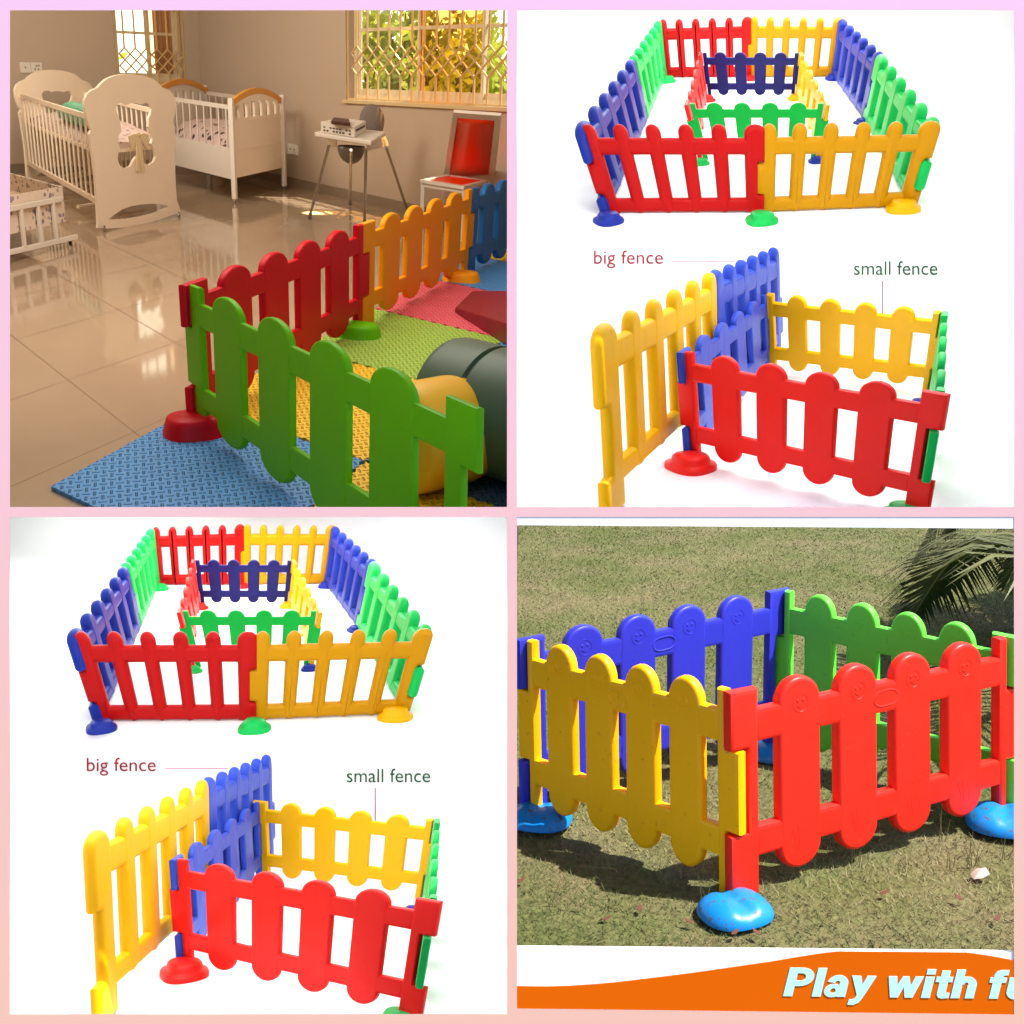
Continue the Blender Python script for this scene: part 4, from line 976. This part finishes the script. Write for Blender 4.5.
for x in (.0, 1.0):
    for nm, h0_, h1_ in (('top_rail', sT-.035, sT), ('side_panel', sB, sM)):
        mb = MB(); mb.box8([g2(.02, x, h0_)-wn, g2(.02, x, h0_)+wn, g2(.98, x, h0_)+wn, g2(.98, x, h0_)-wn]+[g2(.02, x, h1_)-wn, g2(.02, x, h1_)+wn, g2(.98, x, h1_)+wn, g2(.98, x, h1_)-wn]); mb.build(nm, WHITE, c2)
    for i in range(11):
        s = .06+.88*i/10; a = dD.normalized()*.012; mb = MB(); p, q = g2(s, x, sM), g2(s, x, sT-.035); mb.box8([p-a-wn*.6, p+a-wn*.6, p+a+wn*.6, p-a+wn*.6, q-a-wn*.6, q+a-wn*.6, q+a+wn*.6, q-a+wn*.6]); mb.build('slat', WHITE, c2)
mb = MB(); mb.box8([g2(.03, .04, sB+.01), g2(.97, .04, sB+.01), g2(.97, .96, sB+.01), g2(.03, .96, sB+.01)]+[g2(.03, .04, sB+.03), g2(.97, .04, sB+.03), g2(.97, .96, sB+.03), g2(.03, .96, sB+.03)]); mb.build('base', WHITE, c2)
BED2 = print_mat('floral_bedding', rgb(214, 190, 184), rgb(92, 70, 62), 13)
pillow_box('mattress', g2, .04, .96, .05, .95, sB+.031, sM+.14, BED2, 'mattress with brown and pink floral bedding in the wooden topped crib', 'mattress', 'bedding in the cribs')

# --- bedside cot at the lower left
kA, kB = rm.pt(76, 246.5), rm.pt(-20, 272)
KF = VPlane(kA, kB, UP); nk = KF.n if KF.n.dot(CAM-kA) < 0 else -KF.n
cot = thing('bedside_cot', kA, 'low white bedside cot with a printed fabric basket at the left edge', 'cot')
kh = lambda u, v: KF.ah(u, v)
hTop = kh(67, 187)[1]
q67 = rm.pt(67, 186, hTop); kD = rm.pt(10, 171, hTop)-q67; kD = kD*1.0
PRN = print_mat('printed_cot_fabric', rgb(224, 206, 186), rgb(150, 132, 140), 26)
LINEN = mat('pale_linen', rgb(196, 172, 136), .9)
aF0, hF0 = kh(70, 222); aF1 = kh(-30, 250)[0]
fw = lambda a, h, dpt: KF.at(a, h)+nk*.03+kD.normalized()*dpt
wL = kD.length*1.05
mb = MB(); th_ = nk*.02
mb.slab([fw(aF0, hF0, 0), fw(aF1, hF0, 0), fw(aF1, hTop, 0), fw(aF0, hTop, 0)], kD.normalized()*.022)
mb.slab([fw(aF0, hF0, .0225), fw(aF0, hTop, .0225), fw(aF0, hTop, wL), fw(aF0, hF0, wL)], (kB-kA).normalized()*.02)
mb.slab([fw(aF0, hF0, wL+.0005), fw(aF1, hF0, wL+.0005), fw(aF1, hTop, wL+.0005), fw(aF0, hTop, wL+.0005)], kD.normalized()*.02)
mb.build('fabric_basket', PRN, cot)
mb = MB(); mb.slab([fw(aF0+.02, hF0+.05, .023), fw(aF1, hF0+.05, .023), fw(aF1, hF0+.05, wL), fw(aF0+.02, hF0+.05, wL)], UP*.06); mb.build('mattress', LINEN, cot)
def kbar(p0, p1, w_, nm, m=WHITE):
    mb = MB(); a = KF.pt(*p0); b = KF.pt(*p1); d = (b-a).normalized(); sdv = d.cross(nk).normalized()*w_; q = nk*.02
    mb.box8([a-sdv, a+sdv, a+sdv+q, a-sdv+q, b-sdv, b+sdv, b+sdv+q, b-sdv+q]); mb.build(nm, m, cot, bevel=.003)
kbar((63, 199), (-30, 217), .016, 'top_rail'); kbar((78, 237), (-30, 262), .016, 'bottom_rail')
for u, v0, v1 in ((57, 202, 240), (42, 205, 244), (25, 208, 248), (8, 211, 251)): kbar((u-3, v0), (u+1, v1), .013, 'slat')
caster(KF.pt(72, 246)-UP*0+nk*.01, .019, cot, BLACKM)

# --- highchair with tray, book box and toy
hTr = .70
hc = thing('highchair', rm.proj(rm.pt(352, 138, hTr)), 'white highchair with a tray and splayed steel legs below the wide window', 'highchair')
for (fu, fv), (tu, tv) in (((309.5, 217), (329, 146)), ((364.5, 225), (366, 149)), ((409, 215), (386, 147)), ((350, 203), (351, 150))):
    mb = MB(); mb.tube([rm.pt(fu, fv, .012), rm.pt(tu, tv, hTr-.06)], .0115, 8); lg = mb.build('leg', CHROME, hc)
    mb = MB(); p = rm.pt(fu, fv, .0); dv_ = (rm.pt(tu, tv, hTr-.06)-p).normalized(); mb.tube([p, p+dv_*.06], .015, 8); mb.build('leg_cap', BLACKM, lg)
tq = [rm.pt(*p, hTr) for p in ((314.5, 132), (336, 126.5), (386, 131.5), (371, 141))]
mb = MB(); mb.slab(tq, -UP*.034); mb.build('tray', WHITE, hc, bevel=.008)
for a, b, c, d in (((366.5, 140), (384, 132), (388.5, 146), (367, 151.5)), ((326, 137), (336, 138.5), (337, 147), (328.5, 147))):
    hs = (hTr-.03, hTr-.03, hTr-.12, hTr-.12); mb = MB(); mb.slab([rm.pt(*p, h) for p, h in zip((a, b, c, d), hs)], rm.e2*.03); mb.build('seat_side', WHITE, hc, bevel=.006)
ctr = rm.pt(351, 146, hTr-.08); px8 = (rm.pt(352, 146, hTr-.08)-ctr).length
mb = MB(); vs = []; fs = []; n = 20; rows_ = 7
for j in range(rows_+1):
    th2 = math.pi/2*j/rows_; r_ = 12.6*px8*math.cos(th2)+1e-4; z_ = -16*px8*math.sin(th2)
    for k_ in range(n): vs.append(ctr+rm.e1*r_*math.cos(2*math.pi*k_/n)+rm.e2*r_*math.sin(2*math.pi*k_/n)+UP*z_)
fs = [(j*n+k_, j*n+(k_+1)%n, (j+1)*n+(k_+1)%n, (j+1)*n+k_) for j in range(rows_) for k_ in range(n)]
mb.add(vs, fs); o = mb.build('seat_bucket', mat('bucket_grey', rgb(120, 112, 100), .3, metal=.4), hc); m_ = o.modifiers.new('wall', 'SOLIDIFY'); m_.thickness = .008
mb = MB(); c_ = rm.pt(372, 121, hTr+.06); mb.ball(c_, rm.e1*12.5*px8, rm.e2*.05, UP*16*px8, 16, 10); mb.build('seat_back', GREY, hc)
bx = thing('book_box', rm.pt(344, 134, hTr), 'white printed box of books lying on the highchair tray', 'box')
bq = [rm.pt(*p, hTr+.002) for p in ((321, 132.2), (339, 127.5), (366, 131), (354.5, 137.5))]
mb = MB(); mb.slab(bq, UP*.075); mb.build('box', WHITE, bx, bevel=.003)
u_ = (bq[3]-bq[0]); nfv = u_.cross(UP).normalized(); nfv = nfv if nfv.dot(CAM-bq[0]) > 0 else -nfv
mb = MB(); MARK = mat('dark_print', rgb(70, 60, 66), .7)
for k_ in range(9):
    for row, hgt in ((.012, .012), (.036, .01)):
        if (k_*7+int(row*100)) % 5 == 0: continue
        p = bq[0]+u_*(.08+.095*k_)+UP*row+nfv*.0012; q = p+u_*.06
        mb.slab([p, q, q+UP*hgt, p+UP*hgt], nfv*.0008)
mb.build('printing', MARK, bx)
mb = MB(); w2 = bq[2]-bq[3]; nsv = w2.cross(UP).normalized(); nsv = nsv if nsv.dot(u_) > 0 else -nsv
p = bq[3]+w2*.1+UP*.035+nsv*.0012; q = bq[3]+w2*.9+UP*.035+nsv*.0012; mb.slab([p, q, q+UP*.016, p+UP*.016], nsv*.0008); mb.build('spine_label', MARK, bx)
cq = [rm.pt(*p, hTr+.079) for p in ((331, 124.2), (333.5, 120.8), (349, 122.3), (350.5, 126.2))]
mb = MB(); mb.slab(cq, UP*.026); tag(mb.build('toy_case', mat('dark_brown_case', rgb(78, 44, 34), .5), bevel=.006), 'small dark brown case on top of the white book box', 'case')

# --- red and white child chair by the wall
hS = .402
ch = thing('folding_chair', rm.proj(rm.pt(455, 185, hS)), 'white framed chair with bright red orange seat and back under the wide window', 'chair')
ORG_ = mat('red_orange_plastic', rgb(255, 62, 12), .35, var=.04)
sFL, sFR, sBR, sBL = (rm.pt(*p, hS) for p in ((420, 179.5), (464, 186.5), (490, 180), (447, 174.5)))
def mixp(a, b, t): return a+(b-a)*t
def quadp(q, s, t): return mixp(mixp(q[0], q[1], s), mixp(q[3], q[2], s), t)
Qs = (sFL, sFR, sBR, sBL)
mb = MB(); mb.holed(list(Qs), [[quadp(Qs, s, t) for s, t in ((.1, .1), (.9, .1), (.9, .95), (.1, .95))]], -UP*.022); mb.build('seat_frame', WHITE, ch)
mb = MB(); mb.slab([quadp(Qs, s, t)-UP*.006 for s, t in ((.101, .101), (.899, .101), (.899, .949), (.101, .949))], -UP*.012); mb.build('seat', ORG_, ch)
bt = [rm.pt(443.5, 176, hS-.035), rm.pt(494, 182, hS-.035), rm.pt(501, 116, hS+.53), rm.pt(453, 112.5, hS+.53)]
nb_ = (bt[1]-bt[0]).cross(bt[3]-bt[0]).normalized(); nb_ = nb_ if nb_.dot(CAM-bt[0]) < 0 else -nb_
mb = MB(); mb.holed(bt, [[quadp(bt, s, t) for s, t in ((.11, .04), (.88, .04), (.88, .93), (.11, .93))]], nb_*.022); mb.build('back_frame', WHITE, ch, bevel=.004)
mb = MB(); Qb = [quadp(bt, s, t)+nb_*.006 for s, t in ((.111, .041), (.879, .041), (.879, .929), (.111, .929))]; vs = []; n = 12
for j in range(n+1):
    for s in (0, 1): vs.append(mixp(mixp(Qb[0], Qb[1], s), mixp(Qb[3], Qb[2], s), j/n)+nb_*(.012*math.sin(math.pi*j/n)))
mb.add(vs, [(2*j, 2*j+1, 2*j+3, 2*j+2) for j in range(n)]); o = mb.build('backrest', ORG_, ch); m_ = o.modifiers.new('wall', 'SOLIDIFY'); m_.thickness = .006
for p in (quadp(Qs, .03, .05), quadp(Qs, .97, .05), quadp(Qs, .03, .95), quadp(Qs, .97, .95)):
    mb = MB(); b_ = rm.proj(p); a = rm.e1*.014; c_ = rm.e2*.014; tp = p-UP*.022; mb.box8([b_-a-c_, b_+a-c_, b_+a+c_, b_-a+c_, tp-a-c_, tp+a-c_, tp+a+c_, tp-a+c_]); mb.build('leg', WHITE, ch)
mb = MB(); p, q = quadp(Qs, .03, .05), quadp(Qs, .97, .05); mb.tube([p-UP*.045, q-UP*.045], .012, 6); mb.build('stretcher', WHITE, ch)

# --- foam mats
def mat_foam(name, col):
    m = bpy.data.materials.new(name); m.use_nodes = True; nt = m.node_tree; b = nt.nodes['Principled BSDF']
    uv = nt.nodes.new('ShaderNodeUVMap')
    def wave(ox, oy, rx):
        mp = nt.nodes.new('ShaderNodeMapping'); mp.inputs['Location'].default_value = (ox, oy, 0); mp.inputs['Scale'].default_value = (29, 29, 1); mp.inputs['Rotation'].default_value = (0, 0, math.radians(45))
        nt.links.new(uv.outputs[0], mp.inputs[0]); return mp
    bk = nt.nodes.new('ShaderNodeTexChecker'); bk.inputs['Scale'].default_value = 1.0
    mp = wave(0, 0, 0); nt.links.new(mp.outputs[0], bk.inputs['Vector'])
    sp = nt.nodes.new('ShaderNodeSeparateXYZ'); nt.links.new(mp.outputs[0], sp.inputs[0])
    def M(op, a, c=None):
        n = nt.nodes.new('ShaderNodeMath'); n.operation = op
        for i, x in enumerate((a, c)):
            if x is None: continue
            if isinstance(x, (int, float)): n.inputs[i].default_value = x
            else: nt.links.new(x, n.inputs[i])
        return n.outputs[0]
    fx = M('ABSOLUTE', M('SUBTRACT', M('FRACT', sp.outputs[0]), .5)); fy = M('ABSOLUTE', M('SUBTRACT', M('FRACT', sp.outputs[1]), .5))
    def bump(a, c):          # elongated tread lug in a cell
        
            def ss(v, e0, e1):
                n = nt.nodes.new('ShaderNodeMapRange'); n.interpolation_type = 'SMOOTHSTEP'; nt.links.new(v, n.inputs[0]); n.inputs[1].default_value = e0; n.inputs[2].default_value = e1; n.inputs[3].default_value = 1; n.inputs[4].default_value = 0; return n.outputs[0]
            return M('MULTIPLY', ss(a, .02, .2), ss(c, .34, .5))
    l1, l2 = bump(fx, fy), bump(fy, fx)
    lug = M('ADD', M('MULTIPLY', l1, bk.outputs['Fac']), M('MULTIPLY', l2, M('SUBTRACT', 1.0, bk.outputs['Fac'])))
    bp = nt.nodes.new('ShaderNodeBump'); bp.inputs['Strength'].default_value = 1.0; bp.inputs['Distance'].default_value = .013
    nt.links.new(lug, bp.inputs['Height']); nt.links.new(bp.outputs['Normal'], b.inputs['Normal'])
    b.inputs['Base Color'].default_value = col; b.inputs['Roughness'].default_value = .55
    return m
g0 = rm.pt(50, 490.5); ga = (rm.pt(375, 311)-g0)/3; gb_ = rm.pt(352, 468)-rm.pt(188, 410)
G2 = np.linalg.inv(np.array([[ga.dot(ga), ga.dot(gb_)], [ga.dot(gb_), gb_.dot(gb_)]]))
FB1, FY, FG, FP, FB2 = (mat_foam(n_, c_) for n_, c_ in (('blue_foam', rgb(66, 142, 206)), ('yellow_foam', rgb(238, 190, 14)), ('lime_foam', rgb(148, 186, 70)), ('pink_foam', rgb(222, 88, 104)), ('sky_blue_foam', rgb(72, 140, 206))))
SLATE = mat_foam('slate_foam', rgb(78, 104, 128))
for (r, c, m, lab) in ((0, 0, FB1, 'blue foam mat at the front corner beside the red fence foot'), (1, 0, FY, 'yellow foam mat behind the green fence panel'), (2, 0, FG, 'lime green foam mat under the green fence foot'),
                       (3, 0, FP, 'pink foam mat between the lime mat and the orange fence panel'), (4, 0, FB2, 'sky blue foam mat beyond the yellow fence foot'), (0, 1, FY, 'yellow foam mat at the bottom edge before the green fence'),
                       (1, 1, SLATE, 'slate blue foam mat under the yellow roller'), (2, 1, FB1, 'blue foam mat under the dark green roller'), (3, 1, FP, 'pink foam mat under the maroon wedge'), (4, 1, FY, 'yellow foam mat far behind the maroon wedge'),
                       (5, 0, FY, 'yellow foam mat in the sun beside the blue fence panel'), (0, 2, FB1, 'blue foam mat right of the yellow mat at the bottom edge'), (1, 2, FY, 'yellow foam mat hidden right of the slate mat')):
    if (r, c) in ((1, 2), (0, 2)): continue
    mb = MB(); N_ = 11
    def edge(p0, p1, s):
        o_ = []
        dx, dy = p1[0]-p0[0], p1[1]-p0[1]; nx_, ny_ = dy, -dx
        for k_ in range(N_*2):
            t = (k_+.5)/(N_*2); j = .012*s*(1 if k_ % 2 else -1); o_.append((p0[0]+dx*t+nx_*j, p0[1]+dy*t+ny_*j))
        return o_
    e_ = .004
    cs = [(r+e_, c+e_), (r+1-e_, c+e_), (r+1-e_, c+1-e_), (r+e_, c+1-e_)]
    pts = []
    for i in range(4):
        p0, p1 = cs[i], cs[(i+1) % 4]; pts.append(p0)
        free = (i == 0 and c == 0) or (i == 3 and r == 0)
        if not free: pts += edge(p0, p1, 1 if i in (1, 2) else -1)
    if c == 1 and r < 2:                      # these two are trimmed at the camera's centre plane, else seen in lawn opening
        q_ = [(x, y, (g0+ga*x+gb_*y-CAM).x+.0004) for x, y in pts]; pts = []
        for i in range(len(q_)):
            A_, B2 = q_[i], q_[(i+1) % len(q_)]
            if A_[2] < 0: pts.append(A_[:2])
            if (A_[2] < 0) != (B2[2] < 0):
                t = A_[2]/(A_[2]-B2[2]); pts.append((A_[0]+(B2[0]-A_[0])*t, A_[1]+(B2[1]-A_[1])*t))
    mb.slab([g0+ga*x+gb_*y+UP*.014 for x, y in pts], -UP*.0135)
    o = mb.build('foam_mat', m, angle=30); tag(o, lab, 'foam mat', 'interlocking foam mats on the floor')
    uvl = o.data.uv_layers.new(name='UVMap'); fo = Vector(ORG[o.name])
    for lp in o.data.loops:
        p = o.data.vertices[lp.vertex_index].co+fo-g0; ab = G2 @ np.array([p.dot(ga), p.dot(gb_)]); uvl.data[lp.index].uv = (ab[0], ab[1])

# --- fences of the room
RED1 = mat('deep_red_plastic', rgb(190, 12, 30), .42, .06, 40, .05, spec=.14)
ORA1 = mat('orange_plastic', rgb(232, 150, 14), .42, .06, 40, .05, spec=.14)
BLU1 = mat('steel_blue_plastic', rgb(40, 104, 168), .3, .06, 40, .05, spec=.14)
GRN1 = mat('grass_green_plastic', rgb(92, 174, 2), .42, .06, 40, .05, spec=.14)
H1 = rm.height((195, 430), (188, 283))
c0, c1, c2_, c3 = ((197, 429), (188.5, 282)), ((363, 329), (364, 222)), ((467, 275), (472.5, 187.5)), ((540, 250), (541, 171))
cg = ((470, 640), (474, 404))
g1 = 'low fence panels of the play area in the nursery'
kw = dict(thick=.06, ends=(.028, .024, .066))
small_fence(rm, c0, c1, H1, 'A', 'B', RED1, 'deep red fence panel behind the green one in the nursery', g1, **kw)
small_fence(rm, c1, c2_, H1, 'A', 'B', ORA1, 'orange yellow fence panel between the red and blue panels in the nursery', g1, **kw)
small_fence(rm, c2_, c3, H1, 'A', 'B', BLU1, 'steel blue fence panel at the right edge beside the red chair', g1, thick=.085, ends=(.02, .02, .06))
small_fence(rm, c0, cg, H1, 'B', 'A', GRN1, 'big near green fence panel at the front of the play area', g1, thick=.046, ends=(.017, .02, .062), pick=.064, shift=-.011)
gf1 = 'fence feet in the nursery'
foot(rm, 195, 437, 63, RED1, 'deep red foot at the corner of green and red panels on the blue mat', gf1, .5, .9, 'cone', .72)
foot(rm, 358, 338.5, 48, GRN1, 'green foot under the joint of red and orange panels', gf1, -.2, .8, 'cone', .62)
foot(rm, 461, 282.5, 40, ORA1, 'yellow foot under the joint of orange and blue panels', gf1, -.2, .8, 'cone', .55)
# --- soft play shapes
DG = mat('dark_green_vinyl', rgb(70, 96, 76), .45, .04, 20, .06); YV = mat('yellow_vinyl', rgb(238, 184, 46), .4, .04, 20, .06); MV = mat('maroon_vinyl', rgb(126, 24, 38), .45, .04, 20, .06)
def roller(p0, p1, R, m, label, seam=None):
    ax = (p1-p0).normalized(); mb = MB(); n = 40; prof = [(0, 0), (0, R*.9), (.012, R*.975), (.035, R)]
    L_ = (p1-p0).length; st = [(0.0, R*.0+1e-4)]+[(a, r_) for a, r_ in prof[1:]]
    if seam: st += [(seam-.012, R), (seam-.006, R*.95), (seam+.006, R*.95), (seam+.012, R)]
    st += [(L_-.035, R), (L_-.012, R*.975), (L_, R*.9), (L_, 1e-4)]
    e1_ = UP; e2_ = ax.cross(UP).normalized(); e1_ = e2_.cross(ax).normalized(); vs = []
    for a, r_ in st:
        for k_ in range(n): vs.append(p0+ax*a+e1_*r_*math.cos(2*math.pi*k_/n)+e2_*r_*math.sin(2*math.pi*k_/n))
    mb.add(vs, [(j*n+k_, j*n+(k_+1) % n, (j+1)*n+(k_+1) % n, (j+1)*n+k_) for j in range(len(st)-1) for k_ in range(n)])
    return tag(mb.build('foam_roller', m, angle=50), label, 'soft play roller', 'soft play rollers')
R_ = .215; a_ = rm.pt(450, 398, R_+.014); b_ = a_+(rm.pt(352, 468)-rm.pt(188, 410))  .normalized()*.75
roller(a_, b_, R_, DG, 'large dark green soft play roller lying behind the yellow roller', .2)
R2 = .178; a2_ = rm.pt(466, 427, R2+.014); b2_ = rm.pt(400, 441, R2+.014)
roller(a2_, b2_, R2, YV, 'yellow soft play roller with rounded end behind the green fence')
wA, wB = rm.pt(455, 313, .014), rm.pt(472, 296, .014); wC, wD = rm.pt(548, 372, .014), rm.pt(562, 320, .014)
mb = MB(); hgt = .16; tl = .03
mb.add([wA, wC, wD, wB, wA+UP*tl, wC+UP*(hgt), wD+UP*(hgt), wB+UP*tl], [(0,3,2,1),(4,5,6,7),(0,1,5,4),(1,2,6,5),(2,3,7,6),(3,0,4,7)], False)
tag(mb.build('foam_wedge', MV, bevel=.006), 'maroon soft play wedge lying on the pink mat at the right edge', 'soft play wedge')

# room light: two warm fill lights added out of view, low sun through the wide window
area('room_overhead_fill', rm.pt(230, 330)+UP*(RH-.06), rm.pt(230, 330), 2.4, 2.4, 60, (1, .92, .80))
mid = RC+(RW.d+LW.d)*.9+UP*.9
area('room_wall_fill', RC+(RW.d+LW.d)*3.1+UP*(RH-.25), mid, 2.2, 1.0, 50, (1, .92, .80))  # added light aimed at the far corner to brighten the walls
hit = rm.pt(322, 213); thru = RW.at(A(395), hb(395, 50)); dsun = (thru-hit).normalized()
for hit_, ang_, e_ in ((rm.pt(318, 213), 2.8, 11000), (rm.pt(486, 255), 6.0, 6000)):
    spl = bpy.data.lights.new('window_sun', 'SPOT'); spl.energy = e_; spl.color = (1, .9, .5); spl.spot_size = math.radians(ang_); spl.spot_blend = .15; spl.shadow_soft_size = .02
    sp_o = bpy.data.objects.new('window_sun', spl); COL.objects.link(sp_o); sp_o.location = hit_+dsun*4.6; sp_o.rotation_euler = dsun.to_track_quat('Z', 'Y').to_euler()
